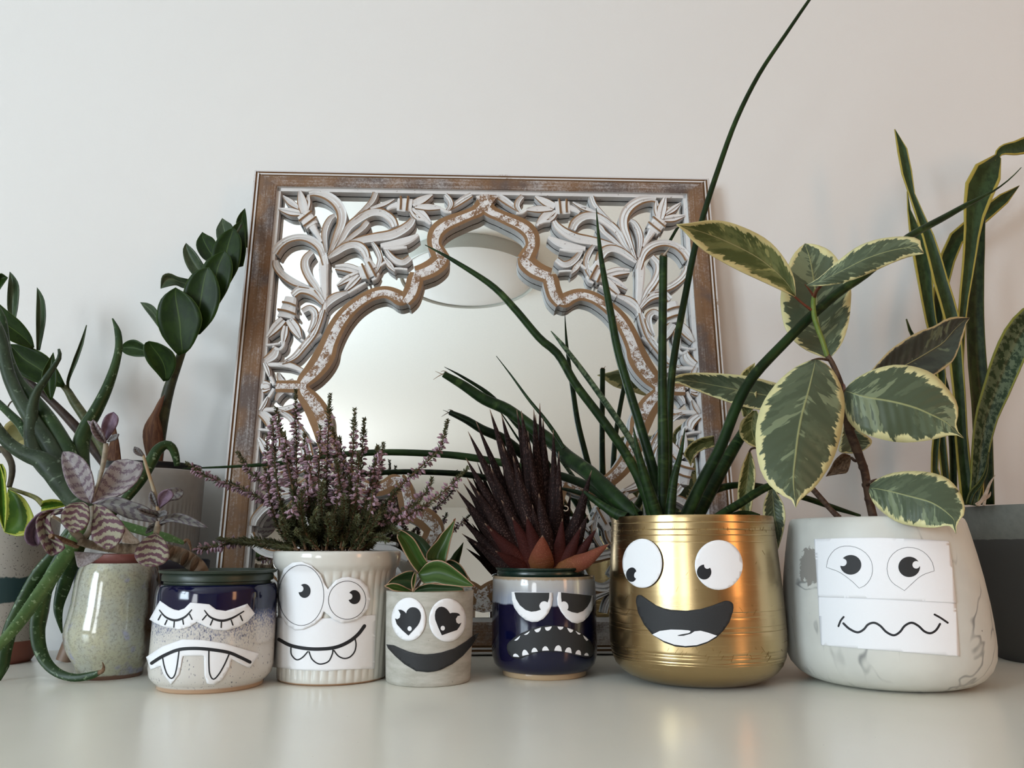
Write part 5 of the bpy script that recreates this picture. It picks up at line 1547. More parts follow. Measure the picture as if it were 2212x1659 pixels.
# ------------------------------------------------------------------ green rosette
RR = lambda pts: cz(830, 1120, 10.055, pts)
ry = cy0
RL = [
    ([(740, 1190), (590, 1000), (440, 740), (330, 520), (280, 400), (310, 228)], [(955, 970), (860, 820), (760, 630), (640, 440), (480, 310), (310, 228)], -.010, -.020, 'ros', -.006),
    ([(900, 860), (700, 520), (520, 340), (385, 243)], [(1020, 640), (880, 470), (700, 340), (540, 280), (385, 243)], .005, .010, 'ros_dark', .004),
    ([(930, 900), (915, 780), (1000, 640), (1150, 480), (1250, 330), (1400, 170), (1548, -6)], [(1340, 950), (1390, 720), (1440, 480), (1490, 300), (1548, -6)], .004, .004, 'ros', -.006),
    ([(1330, 980), (1350, 930), (1430, 900), (1530, 925), (1640, 1000), (1720, 1100), (1780, 1200), (1855, 1345)], [(1350, 1040), (1480, 1090), (1620, 1190), (1740, 1270), (1855, 1345)], .012, .004, 'ros_dark', -.004),
    ([(640, 1135), (520, 1140), (400, 1180), (280, 1240), (160, 1320), (60, 1430), (0, 1467)], [(615, 1560), (400, 1490), (280, 1440), (180, 1420), (80, 1438), (0, 1469)], -.008, -.020, 'ros_dark', -.005),
    ([(605, 1572), (430, 1480), (300, 1425), (170, 1410), (60, 1440), (2, 1468)], [(595, 1595), (400, 1592), (200, 1565), (80, 1505), (2, 1470)], -.022, -.034, 'ros', -.003),
    ([(660, 1165), (612, 1280), (594, 1400), (608, 1520), (622, 1608)], [(692, 1175), (692, 1300), (670, 1420), (642, 1530), (622, 1608)], -.016, -.036, 'ros', -.003),
    ([(640, 1592), (720, 1500), (850, 1440), (1000, 1410), (1200, 1430), (1500, 1455), (1690, 1490), (1735, 1572)], [(650, 1605), (900, 1602), (1200, 1595), (1500, 1585), (1735, 1576)], -.022, -.028, 'ros_dark', -.003),
    ([(735, 1205), (820, 1080), (930, 970), (1080, 912), (1240, 915), (1400, 990), (1560, 1110), (1720, 1240), (1860, 1370), (1972, 1470)], [(745, 1225), (800, 1350), (900, 1430), (1100, 1402), (1300, 1440), (1500, 1460), (1700, 1482), (1860, 1484), (1972, 1472)], -.014, -.030, 'ros', -.006),
]
for a, b, yb, yt, m, fo in RL:
    leaf('leaf', RR(a), RR(b), ry + yb, ry + yt, M[m], ros_t, fold=fo, solid=.0010, n=18)
for x, y, Yo in ((1548, -4, .004), (1968, 1471, -.030)):
    px_tube('leaf_tip', RR([(x - 42, y + (48 if y < 100 else -6)), (x, y)]), [1.6, .5], ry + Yo - .001, ry + Yo - .001, M['ficus_red'], ros_t, 6, n=4)

# ------------------------------------------------------------------ haworthia
hx, hy = bx0, by0
HW = [  # tip x, tip y, base x, half width px, depth offset of tip, bend px, material
    (1011, 932, 1150, 13, .000, -14, 'haw'), (1028, 910, 1155, 11, .020, -12, 'haw'), (1058, 884, 1158, 14, .000, -10, 'haw'), (1076, 932, 1160, 12, .025, -8, 'haw'), (1083, 894, 1162, 15, .015, -8, 'haw'),
    (1116, 884, 1168, 12, .030, -4, 'haw'), (1126, 887, 1170, 16, -.004, -5, 'haw'), (1153, 884, 1174, 13, .010, 0, 'haw'), (1157, 896, 1178, 10, .03, 3, 'haw'), (1166, 871, 1182, 10, .02, 7, 'haw'),
    (1173, 902, 1186, 12, .015, 6, 'haw'), (1195, 928, 1190, 11, .000, 10, 'haw'), (1207, 975, 1196, 11, -.010, 8, 'haw'), (1142, 955, 1178, 12, -.014, 0, 'haw'), (1108, 985, 1165, 15, -.018, -8, 'haw'),
    (1006, 989, 1138, 13, .000, -12, 'haw'), (1008, 1031, 1135, 13, -.005, -10, 'haw'), (985, 1057, 1128, 12, .005, -10, 'haw'), (1001, 1044, 1130, 12, .03, -10, 'haw'), (1030, 1060, 1135, 15, -.022, -8, 'haw'),
    (1014, 1088, 1125, 10, .030, -8, 'haw'), (1007, 1097, 1120, 10, .015, -9, 'haw'), (998, 1125, 1118, 11, .010, -10, 'haw'), (998, 1153, 1115, 9, .015, -10, 'haw'), (1025, 1174, 1110, 13, .010, -8, 'haw'),
    (1278, 1016, 1200, 13, -.010, 10, 'haw'), (1233, 1067, 1196, 10, .010, 5, 'haw'), (1060, 1010, 1150, 15, -.010, -12, 'haw'), (1085, 960, 1160, 15, -.008, -10, 'haw'),
    (1164, 1066, 1182, 17, -.026, -5, 'haw'), (1190, 1010, 1190, 13, .004, 3, 'haw'), (1046, 1100, 1150, 17, -.02, -10, 'haw'), (1083, 1080, 1160, 18, -.022, -10, 'haw'), (1150, 1090, 1170, 12, -.028, -5, 'haw'),
    (1270, 1112, 1208, 13, -.018, 6, 'haw'), (1255, 1138, 1205, 12, -.032, 5, 'haw_red'), (1289, 1141, 1212, 11, -.028, 8, 'haw_red'), (1047, 1130, 1138, 14, -.024, -10, 'haw_red'), (1058, 1142, 1140, 16, -.030, -10, 'haw_red'),
    (1106, 1117, 1158, 16, -.032, -10, 'haw_red'), (1137, 1115, 1165, 16, -.034, -6, 'haw_red'), (1085, 1195, 1140, 9, -.036, -6, 'haw_red'), (1317, 1174, 1195, 15, -.040, 12, 'haw_orange'), (1172, 1156, 1168, 21, -.046, 0, 'haw_orange'),
    (1070, 1010, 1140, 14, .02, -8, 'haw'), (1100, 940, 1150, 14, .035, -6, 'haw'), (1140, 930, 1165, 14, .03, -2, 'haw'), (1180, 960, 1185, 14, .03, 3, 'haw'), (1200, 1000, 1195, 12, .02, 6, 'haw'), (1040, 1040, 1130, 14, .02, -8, 'haw'), (1050, 1080, 1130, 14, .01, -8, 'haw'), (1030, 1110, 1125, 13, .015, -8, 'haw'), (1225, 1090, 1198, 12, .01, 6, 'haw'), (1120, 1010, 1160, 15, -.004, -5, 'haw'), (1210, 1050, 1195, 13, -.01, 4, 'haw'),
    (1070, 1190, 1142, 12, -.040, -6, 'haw_red'), (1215, 1120, 1198, 12, -.03, 4, 'haw_red'),
]
for i, (tx, ty, bx, hw, dy, bend, m) in enumerate(HW):
    by = 1236
    Yb = hy + (-.018 if dy < -.015 else 0)
    mx_, my_ = (tx + bx) / 2, (ty + by) / 2
    L = math.hypot(tx - bx, ty - by) or 1
    nx_, ny_ = (ty - by) / L, -(tx - bx) / L
    sgn = 1 if bend < 0 else -1
    mx_, my_ = mx_ + abs(bend) * .6 * (-sgn) * -1 * (1 if tx < bx else -1) * 1.0, my_ + abs(bend) * .5
    pts = [(bx, by), (bx + (mx_ - bx) * .5, by + (my_ - by) * .55), (mx_, my_), (tx + (mx_ - tx) * .4, ty + (my_ - ty) * .4), (tx, ty)]
    w = px_path(pts, Yb, hy + dy)
    s = depth(w[2]) / FPX
    hw *= 1.22
    v, f, u = tube(w, [hw * .95 * s, hw * 1.12 * s, hw * .9 * s, hw * .42 * s, .5 * s], 8, .55, 16)
    mk('leaf', v, f, M[m], haw_t, uvs=u)
px_tube('curled_tip', cz(980, 860, 6.144, [(1470, 1430), (1510, 1440), (1520, 1475), (1490, 1498), (1462, 1485)]), [1.2] * 5, hy - .03, hy - .03, M['drypale'], haw_t, 6, n=14)

# ------------------------------------------------------------------ cylinder sansevieria
G0 = gy
GT = [
    ([(1440, 1118), (1443, 960), (1449, 830), (1461, 740), (1480, 640), (1500, 540), (1521, 460), (1550, 370), (1590, 260), (1640, 160), (1700, 70), (1748, 0), (1785, -50)], [13, 9.5, 8.5, 7.5, 7.2, 6.8, 6.2, 5.8, 5.2, 4.6, 4, 3.4, 2], .01, .02, 'cyl'),
    ([(1433, 1116), (1433, 968), (1431, 841), (1431, 740), (1432, 640), (1433, 553)], [13, 12.5, 10, 9, 8.8, 8.6], -.012, -.012, 'cyl'),
    ([(1424, 1116), (1419, 1060), (1408, 1006), (1382, 917), (1357, 836), (1334, 755), (1318, 670), (1302, 580), (1294, 520), (1288, 450)], [13, 12, 11, 10, 9.5, 9, 8, 6, 4, .8], -.005, .03, 'cyl'),
    ([(1412, 1116), (1400, 1080), (1377, 1026), (1344, 968), (1294, 897), (1243, 829), (1205, 765), (1165, 730), (1110, 665), (1060, 615), (975, 560), (918, 529)], [14, 12.5, 11, 10, 9.5, 9, 9, 8.5, 8, 7, 4.5, .8], -.02, -.03, 'cyl'),
    ([(1398, 1060), (1378, 985), (1357, 942), (1306, 867), (1256, 798), (1215, 745), (1190, 715)], [5, 7, 7, 6.5, 6, 5, 1], -.005, -.012, 'cyl_pale'),
    ([(1375, 1118, .740), (1322, 1068, .758), (1273, 1022, .785), (1224, 986, .815), (1192, 955, .832), (1143, 919, .840), (1094, 884, .843), (1045, 862, .842), (1000, 832, .838), (958, 808, .832)], [18, 18, 17, 16, 14.5, 13.5, 13, 12, 10, 7], -.015, .07, 'cyl'),
    ([(1362, 1118, .760), (1305, 1072, .790), (1273, 1051, .810), (1221, 1031, .836), (1160, 1016, .850), (1080, 999, .854), (1010, 987, .854), (950, 981, .852), (850, 977, .848), (760, 980, .844), (660, 991, .838), (600, 1001, .832), (500, 1008, .822), (395, 1012, .812)], [12, 10.5, 9.5, 9, 8.5, 8, 8, 7.5, 7, 6.5, 5.5, 5, 3, 1], .01, .062, 'cyl'),
    ([(1340, 1120, .765), (1300, 1090, .785), (1262, 1068, .805), (1212, 1055, .83)], [12, 9, 6, 3], .01, .04, 'cyl'),
    ([(1352, 1120), (1320, 1104), (1285, 1080), (1262, 1062)], [14, 10, 7, 3], -.02, .0, 'cyl'),
    ([(1218, 968), (1200, 938), (1175, 903), (1140, 860), (1105, 812), (1072, 769)], [4, 4.5, 4, 3.2, 2, .7], .055, .075, 'cyl'),
    ([(1482, 1116, .740), (1515, 1045, .741), (1557, 965, .742), (1590, 880, .743), (1627, 813, .744), (1700, 735, .746), (1752, 683, .748), (1813, 631, .752), (1870, 592, .758), (1930, 540, .772), (1969, 508, .785), (2039, 470, .800), (2087, 443, .806), (2117, 428, .810), (2149, 411, .815), (2182, 386, .820), (2206, 362, .824)], [14, 13, 12, 11.5, 11, 10.5, 10, 9.5, 9, 8.5, 8, 7, 5.5, 4, 2, 1.4, .8], -.01, .075, 'cyl'),
    ([(1505, 1116), (1540, 1050), (1575, 985), (1605, 935), (1628, 893)], [15, 14, 13, 11, 8], .015, .03, 'cyl'),
    ([(1545, 1120), (1575, 1101), (1599, 1087), (1631, 1066), (1660, 1051), (1690, 1044)], [9, 9, 9, 9, 8, 6], -.015, .0, 'cyl'),
    ([(1500, 1118), (1512, 1090), (1527, 1071), (1551, 1056), (1591, 1048), (1641, 1051), (1731, 1073), (1800, 1096), (1858, 1114)], [11, 10, 9, 8, 7, 7, 6.5, 6, 3], .02, .06, 'cyl'),
    ([(1575, 1116), (1600, 1108), (1622, 1108), (1642, 1112)], [6, 5, 4, 1], .0, .0, 'cyl'),
    ([(1447, 1116), (1455, 1040), (1470, 980), (1480, 925)], [12, 9, 5, .8], -.03, -.035, 'cyl'),
    ([(1420, 1116), (1396, 1040), (1379, 980), (1368, 922)], [14, 11, 7, .8], -.035, -.045, 'cyl'),
    ([(1378, 1118), (1372, 1100), (1364, 1083)], [4, 3, 1.5], -.04, -.045, 'cyl'),
]
for pts, hw, ya, yb, m in GT:
    px_tube('rod_leaf', pts, hw, G0 + ya, G0 + yb, M[m], san_t, 10, n=44)
px_tube('cut_scar', [(1433, 556), (1434, 549)], [8, 6.5], G0 - .0125, G0 - .0125, M['dry'], san_t, 10, n=4)
px_tube('thorn', [(1434, 552), (1440, 544), (1448, 533)], [3.4, 2, .5], G0 - .015, G0 - .018, M['drypale'], san_t, 6, n=6)
for pts in ([(962, 812), (950, 806), (940, 802)], [(960, 806), (948, 812), (936, 820)], [(966, 804), (958, 801), (952, 803)]):
    px_tube('torn_fibre', pts, [1.6, 1.0, .4], G0 + .083, G0 + .083, M['drypale'], san_t, 5, n=6)

# ------------------------------------------------------------------ rubber plant
F7 = lambda pts: cz(1440, 440, 2.3045, pts)
F4 = lambda pts: cz(1440, 740, 3.77, pts)
F0 = my
px_tube('shoot', F7([(742, 430), (730, 480), (735, 560), (752, 620), (775, 680), (800, 760)]), [4, 5, 5.5, 5.5, 5.5, 5.5], F0, F0, M['ficus_stem_green'], fic_t, 10)
px_tube('stem', F7([(800, 755), (830, 805), (868, 900), (888, 990), (905, 1110), (930, 1180), (960, 1260), (985, 1330), (1000, 1420), (1010, 1480), (1032, 1575)]), [5.5, 5.5, 6, 7, 9, 10, 9, 8.5, 8.5, 8.5, 9], F0, F0 - .01, M['ficus_stem'], fic_t, 12, n=40)
for x, y, r in ((912, 1120, 10.5), (945, 1222, 10.8), (978, 1310, 10), (995, 1400, 10), (1008, 1470, 10)):
    px_tube('stem_node', F7([(x - 4, y - 12), (x, y), (x + 4, y + 12)]), [r * .85, r, r * .85], F0 - .004, F0 - .004, M['ficus_stem'], fic_t, 12, n=6)
px_tube('twig', F7([(722, 1415), (780, 1480), (815, 1520), (860, 1565)]), [6, 6, 5.5, 6.5], F0 + .01, F0, M['ficus_stem'], fic_t, 10)
px_tube('petiole', F7([(632, 458), (675, 495), (718, 528)]), [2.5, 2.5, 3.2], F0 - .012, F0, M['ficus_red'], fic_t, 8)
px_tube('petiole', F7([(768, 408), (745, 435), (735, 465)]), [3.4, 3.6, 4.0], F0 - .03, F0, M['ficus_red'], fic_t, 8)
px_tube('bud_sheath', F7([(688, 402), (712, 430), (732, 462)]), [.8, 2, 3], F0 - .01, F0, M['ficus_red'], fic_t, 8)
px_tube('petiole', F7([(722, 782), (760, 772), (803, 778)]), [2.6, 2.6, 3.0], F0 - .035, F0, M['ficus_stem'], fic_t, 8)
px_tube('petiole', F7([(888, 932), (882, 905), (872, 900)]), [3.0, 3.0, 3.4], F0 - .03, F0, M['ficus_red'], fic_t, 8)
px_tube('petiole', F7([(1012, 1385), (1045, 1375), (1000, 1400), (985, 1405)]), [2.8, 2.8, 3, 3.2], F0 - .05, F0 - .005, M['ficus_stem'], fic_t, 8)
px_tube('petiole', F7([(920, 1265), (940, 1280), (962, 1270)]), [3, 3.4, 4], F0 + .01, F0, M['ficus_stem'], fic_t, 8)
FL = [
    ([(642, 458), (632, 360), (570, 250), (480, 165), (330, 98), (220, 82), (130, 95), (50, 103)], [(640, 464), (500, 398), (350, 328), (210, 250), (130, 185), (90, 140), (50, 105)], -.012, -.055, 'ficus_back', -.012, .010),
    ([(790, 768), (680, 720), (600, 640), (572, 540), (570, 440), (600, 320), (640, 240), (688, 198)], [(815, 768), (870, 700), (905, 600), (918, 480), (915, 400), (880, 320), (820, 240), (750, 205), (688, 198)], .03, .055, 'ficus', -.010, 0),
    ([(696, 406), (760, 368), (850, 288), (950, 215), (1050, 178), (1150, 165), (1230, 168), (1264, 186), (1268, 225), (1280, 246)], [(700, 410), (800, 407), (920, 382), (1020, 342), (1120, 297), (1200, 267), (1280, 249)], -.03, -.065, 'ficus', .006, -.008),
    ([(950, 900), (1020, 830), (1100, 740), (1180, 680), (1260, 635), (1330, 610), (1390, 575), (1440, 562), (1508, 568)], [(1000, 960), (1200, 905), (1320, 860), (1420, 790), (1455, 720), (1480, 650), (1490, 600), (1508, 571)], .00, .035, 'ficus_dark', -.010, 0),
    ([(720, 778), (640, 815), (550, 890), (480, 990), (448, 1090), (443, 1200), (465, 1320), (510, 1400), (570, 1450), (618, 1472), (642, 1514)], [(760, 778), (820, 820), (865, 900), (885, 980), (880, 1080), (860, 1180), (825, 1280), (770, 1370), (720, 1430), (668, 1470), (642, 1514)], -.035, -.085, 'ficus', .010, -.012),
    ([(887, 928), (930, 880), (1020, 830), (1130, 803), (1240, 813), (1330, 850), (1390, 910), (1440, 980), (1452, 1040), (1440, 1100), (1450, 1135), (1478, 1166)], [(885, 938), (888, 1030), (910, 1090), (960, 1135), (1040, 1165), (1130, 1185), (1220, 1188), (1320, 1175), (1400, 1155), (1440, 1152), (1478, 1168)], -.03, -.062, 'ficus', .008, -.010),
    ([(590, 905), (450, 868), (350, 852), (220, 843), (120, 843), (60, 852), (20, 878), (3, 906)], [(600, 1035), (480, 1028), (400, 1015), (300, 985), (200, 950), (110, 915), (50, 892), (3, 907)], .055, .04, 'ficus', -.010, 0),
    ([(1014, 1398), (1060, 1365), (1130, 1340), (1220, 1332), (1320, 1340), (1400, 1370), (1455, 1430), (1482, 1500), (1480, 1550), (1446, 1592), (1440, 1643)], [(1006, 1432), (1030, 1490), (1080, 1540), (1150, 1585), (1230, 1605), (1330, 1613), (1400, 1602), (1428, 1622), (1440, 1643)], -.055, -.115, 'ficus', .006, -.006),
    ([(380, 1060), (355, 950), (365, 860), (390, 825), (440, 792)], [(420, 1060), (447, 950), (442, 870), (440, 792)], .05, .06, 'ficus_back', -.004, 0),
    ([(428, 1030), (375, 1080), (362, 1130), (375, 1170), (420, 1205), (452, 1212)], [(450, 1030), (480, 1100), (490, 1160), (470, 1200), (452, 1212)], .02, .02, 'ficus_back', -.006, 0),
    ([(885, 1085), (865, 1180), (862, 1235), (950, 1243)], [(888, 1085), (960, 1130), (1022, 1178), (1000, 1215), (950, 1243)], .04, .03, 'ficus', -.004, 0),
]
for a, b, yb, yt, m, fo, bw in FL:
    leaf('leaf', F7(a), F7(b), F0 + yb, F0 + yt, M[m], fic_t, fold=fo, bow=bw, n=22, m=10, solid=.0007, wav=.0010)
for a, b, yb, yt, m, fo in (
    ([(668, 886), (620, 990), (595, 1080), (582, 1180), (580, 1290), (600, 1400), (640, 1440)], [(682, 886), (712, 970), (724, 1060), (718, 1150), (700, 1290), (680, 1400), (640, 1440)], .035, .03, 'ficus_back', -.006),
    ([(385, 758), (290, 775), (200, 820), (150, 885), (145, 920), (175, 960), (197, 1008)], [(390, 850), (310, 868), (245, 905), (215, 950), (197, 1008)], .06, .05, 'ficus_back', -.006),
    ([(838, 1190), (800, 1280), (785, 1370), (800, 1450), (870, 1550), (905, 1690)], [(876, 1190), (940, 1290), (965, 1380), (965, 1450), (945, 1560), (905, 1690)], .03, .02, 'ficus', -.006)):
    leaf('leaf', F4(a), F4(b), F0 + yb, F0 + yt, M[m], fic_t, fold=fo, n=18, m=8, solid=.0007)
px_tube('petiole', F4([(760, 862), (720, 858), (690, 866), (672, 892)]), [2.2, 2.2, 2.2, 2], F0 + .02, F0 + .035, M['ficus_stem'], fic_t, 6)
leaf('withered_leaf', F7([(915, 1255), (880, 1243), (840, 1275), (815, 1320), (793, 1358)]), F7([(917, 1262), (912, 1300), (895, 1340), (850, 1347), (793, 1358)]), F0 + .012, F0 + .03, M['dry'], fic_t, fold=-.006, wav=.003)
leaf('withered_leaf', F4([(690, 560), (640, 640), (590, 720), (600, 745)]), F4([(740, 560), (725, 640), (640, 690), (600, 745)]), F0 + .025, F0 + .03, M['dry'], fic_t, fold=-.004, wav=.002)

# ------------------------------------------------------------------ snake plant
N0 = ny0
SB = [
    ([(2092, 1090), (2078, 960), (2074, 870), (2066, 780), (2058, 690), (2046, 650), (2032, 605), (2012, 530), (1992, 476), (1977, 440), (1967, 408), (1957, 363), (1949, 322), (1933, 279)], [15, 14, 13, 15, 17, 16.5, 16, 14, 10, 7.5, 6, 13, 11, .6], -.03, .01, 'snake', -.004),
    ([(2050, 1090), (2020, 1020), (2022, 960), (2035, 830), (2022, 740), (2011, 690), (2003, 640), (1997, 590), (1988, 535), (1976, 496), (1965, 460), (1960, 413)], [8, 8, 8, 9, 11, 12, 14, 18, 19, 12, 4, .6], .01, .04, 'snake', -.004),
    ([(2128, 1090), (2122, 900), (2112, 790), (2107, 690), (2108, 600), (2112, 530), (2122, 462)], [20, 21, 20, 19, 18, 16, 7], .0, .03, 'snake_plain', -.006),
    ([(2098, 1090), (2084, 960), (2072, 830), (2079, 680), (2089, 600), (2100, 506), (2105, 465), (2112, 424), (2126, 385), (2144, 358), (2156, 338)], [9, 9, 9, 9, 12, 17, 22, 31, 37, 26, 8], -.01, .005, 'snake', -.008),
    ([(2152, 348), (2158, 330), (2172, 322), (2192, 320), (2214, 314), (2250, 305), (2290, 330)], [3, 8, 12, 15, 18, 20, 4], .005, .03, 'snake', -.004),
    ([(2050, 1090), (2030, 900), (2024, 700), (2032, 630), (2047, 560), (2066, 515), (2100, 485), (2145, 448), (2180, 420), (2202, 401)], [8, 10, 13, 15, 17, 17, 16, 15, 12, .6], .045, .065, 'snake', -.004),
    ([(2102, 1092), (2112, 1030), (2120, 960), (2133, 895), (2150, 850), (2170, 795), (2196, 735), (2226, 690), (2270, 650)], [9, 15, 20, 25, 29, 33, 34, 30, 6], -.035, -.05, 'snake_mott', -.010),
    ([(2060, 1090), (2058, 960), (2046, 860), (2036, 815), (2005, 770), (1972, 727), (1958, 689)], [7, 7, 7, 7, 6, 4, .6], .03, .05, 'snake_plain', -.003),
    ([(2092, 1090), (2100, 1065), (2117, 1045), (2130, 1018), (2136, 977)], [6, 6, 5, 3, .5], -.04, -.05, 'snake_plain', -.002),
    ([(2118, 1090), (2120, 1040), (2122, 985)], [6, 5, 3], -.02, -.015, 'snake', -.002),
]
for mid, hw, ya, yb, m, fo in SB:
    blade('leaf', mid, hw, N0 + ya, N0 + yb, M[m], sna_t, fold=fo, solid=.0014, m=8)
for pts in ([(2112, 1092), (2128, 1070), (2138, 1045), (2150, 1026)], [(2125, 1092), (2130, 1066), (2136, 1052)], [(2108, 1090), (2135, 1072), (2140, 1062)]):
    px_tube('dry_sheath', pts, [3, 4, 2.5, .5], N0 - .05, N0 - .045, M['drypale'], sna_t, 6, flat=.4, n=12)

# ------------------------------------------------------------------ zz plant
Z0 = zy
px_tube('stem', [(335, 1015), (345, 940), (362, 850), (386, 780), (410, 715), (440, 645), (480, 560), (522, 485)], [14, 13, 12, 9, 7, 5, 4, 2], Z0, Z0 - .02, M['zz_stem'], zz_t, 12, n=40)
px_tube('stem', [(238, 1015), (200, 965), (160, 918), (120, 876), (90, 848), (35, 800), (-10, 765)], [11, 11, 10, 8, 7, 6, 5], Z0 + .01, Z0 - .02, M['zz_stem_brown'], zz_t, 10, n=30)
px_tube('stem', [(250, 1015), (215, 955), (187, 908), (160, 868), (143, 840), (122, 826)], [12, 11, 10, 9, 7, 3], Z0 + .005, Z0 + .0, M['zz_stem_green'], zz_t, 10, n=30)
px_tube('stem', [(-30, 690), (0, 740), (40, 800)], [5, 5, 5], Z0 - .02, Z0 - .02, M['zz_stem_brown'], zz_t, 8)
ZL = [
    ([(526, 535), (514, 500), (510, 480), (517, 463), (529, 450)], [(534, 535), (535, 510), (534, 490), (532, 466), (529, 450)], .0, .01, 'zz'),
    ([(505, 580), (492, 540), (490, 515), (502, 490), (523, 475)], [(525, 575), (531, 545), (531, 520), (529, 495), (523, 475)], -.01, -.01, 'zz'),
    ([(500, 545), (472, 522), (467, 505), (468, 492), (480, 471)], [(512, 532), (508, 505), (500, 485), (490, 478), (480, 471)], .01, .015, 'zz_pale'),
    ([(474, 572), (443, 562), (427, 542), (424, 522), (437, 501)], [(482, 562), (470, 530), (460, 514), (449, 508), (437, 501)], .0, .01, 'zz'),
    ([(480, 615), (462, 580), (457, 550), (467, 520), (486, 500), (506, 492)], [(498, 610), (515, 578), (521, 545), (520, 515), (506, 492)], -.02, -.02, 'zz'),
    ([(432, 602), (415, 592), (400, 567), (395, 540), (402, 525)], [(446, 582), (430, 556), (418, 540), (402, 525)], .0, -.01, 'zz_pale'),
    ([(455, 668), (438, 625), (434, 595), (440, 570), (460, 552), (486, 541)], [(470, 662), (492, 625), (502, 590), (500, 560), (486, 541)], -.025, -.03, 'zz'),
    ([(412, 604), (385, 598), (365, 590), (350, 597), (347, 623)], [(410, 622), (395, 622), (378, 616), (347, 623)], -.01, -.03, 'zz_pale'),
    ([(420, 725), (397, 680), (394, 640), (405, 605), (425, 584), (451, 577)], [(432, 722), (460, 690), (474, 655), (475, 625), (466, 597), (451, 577)], -.03, -.04, 'zz'),
    ([(350, 690), (335, 665), (320, 655), (303, 653)], [(346, 712), (326, 685), (312, 667), (303, 653)], -.005, .01, 'zz_pale'),
    ([(385, 768), (369, 751), (350, 726), (339, 697), (338, 678), (343, 655), (352, 640), (365, 629), (379, 621)], [(402, 762), (415, 748), (428, 722), (437, 695), (434, 675), (425, 657), (410, 640), (395, 630), (379, 621)], -.03, -.05, 'zz'),
    ([(353, 824), (340, 808), (318, 782), (309, 757), (312, 742), (322, 737)], [(364, 822), (378, 797), (380, 775), (370, 757), (345, 742), (322, 737)], -.02, -.04, 'zz'),
    ([(316, 748), (292, 734), (272, 738), (257, 753)], [(316, 770), (292, 770), (272, 765), (257, 753)], -.02, -.01, 'zz'),
    ([(27, 700), (16, 665), (17, 620), (21, 587)], [(31, 700), (39, 660), (41, 620), (33, 600), (21, 587)], -.02, -.02, 'zz_pale'),
    ([(79, 757), (78, 690), (79, 650), (80, 621)], [(86, 757), (98, 695), (97, 655), (90, 635), (80, 621)], -.01, -.01, 'zz_pale'),
    ([(140, 830), (125, 800), (105, 772), (80, 756), (50, 745), (20, 743)], [(137, 837), (90, 830), (55, 816), (30, 796), (22, 770), (20, 743)], -.01, -.03, 'zz'),
    ([(108, 864), (91, 835), (91, 805), (104, 780), (115, 761)], [(112, 864), (122, 830), (122, 800), (118, 775), (115, 761)], -.03, -.035, 'zz'),
    ([(74, 750), (67, 725), (45, 695), (12, 668), (-14, 645)], [(70, 754), (40, 744), (12, 730), (-14, 705)], -.03, -.05, 'zz'),
    ([(-14, 640), (-8, 610), (0, 590), (17, 600)], [(-14, 650), (0, 625), (17, 600)], -.03, -.03, 'zz'),
]
for a, b, ya, yb, m in ZL:
    leaf('leaf', a, b, Z0 + ya, Z0 + yb, M[m], zz_t, fold=-.005, n=14, m=8, solid=.0007)
blade('leaf', [(148, 842), (147, 822), (163, 778), (176, 742), (187, 702)], [2.5, 3, 5, 4, .6], Z0, Z0 - .01, M['zz_pale'], zz_t, fold=-.003, m=6)
leaf('bract', [(322, 1008), (309, 950), (312, 920), (330, 890), (345, 862), (356, 853)], [(350, 1008), (353, 960), (350, 925), (344, 900), (350, 880), (356, 853)], Z0 - .012, Z0 - .016, M['bract'], zz_t, fold=.006, bow=-.006)
leaf('bract', [(226, 990), (238, 955), (245, 925), (249, 916)], [(264, 1012), (258, 960), (252, 932), (249, 916)], Z0 - .010, Z0 - .012, M['bract'], zz_t, fold=.004)

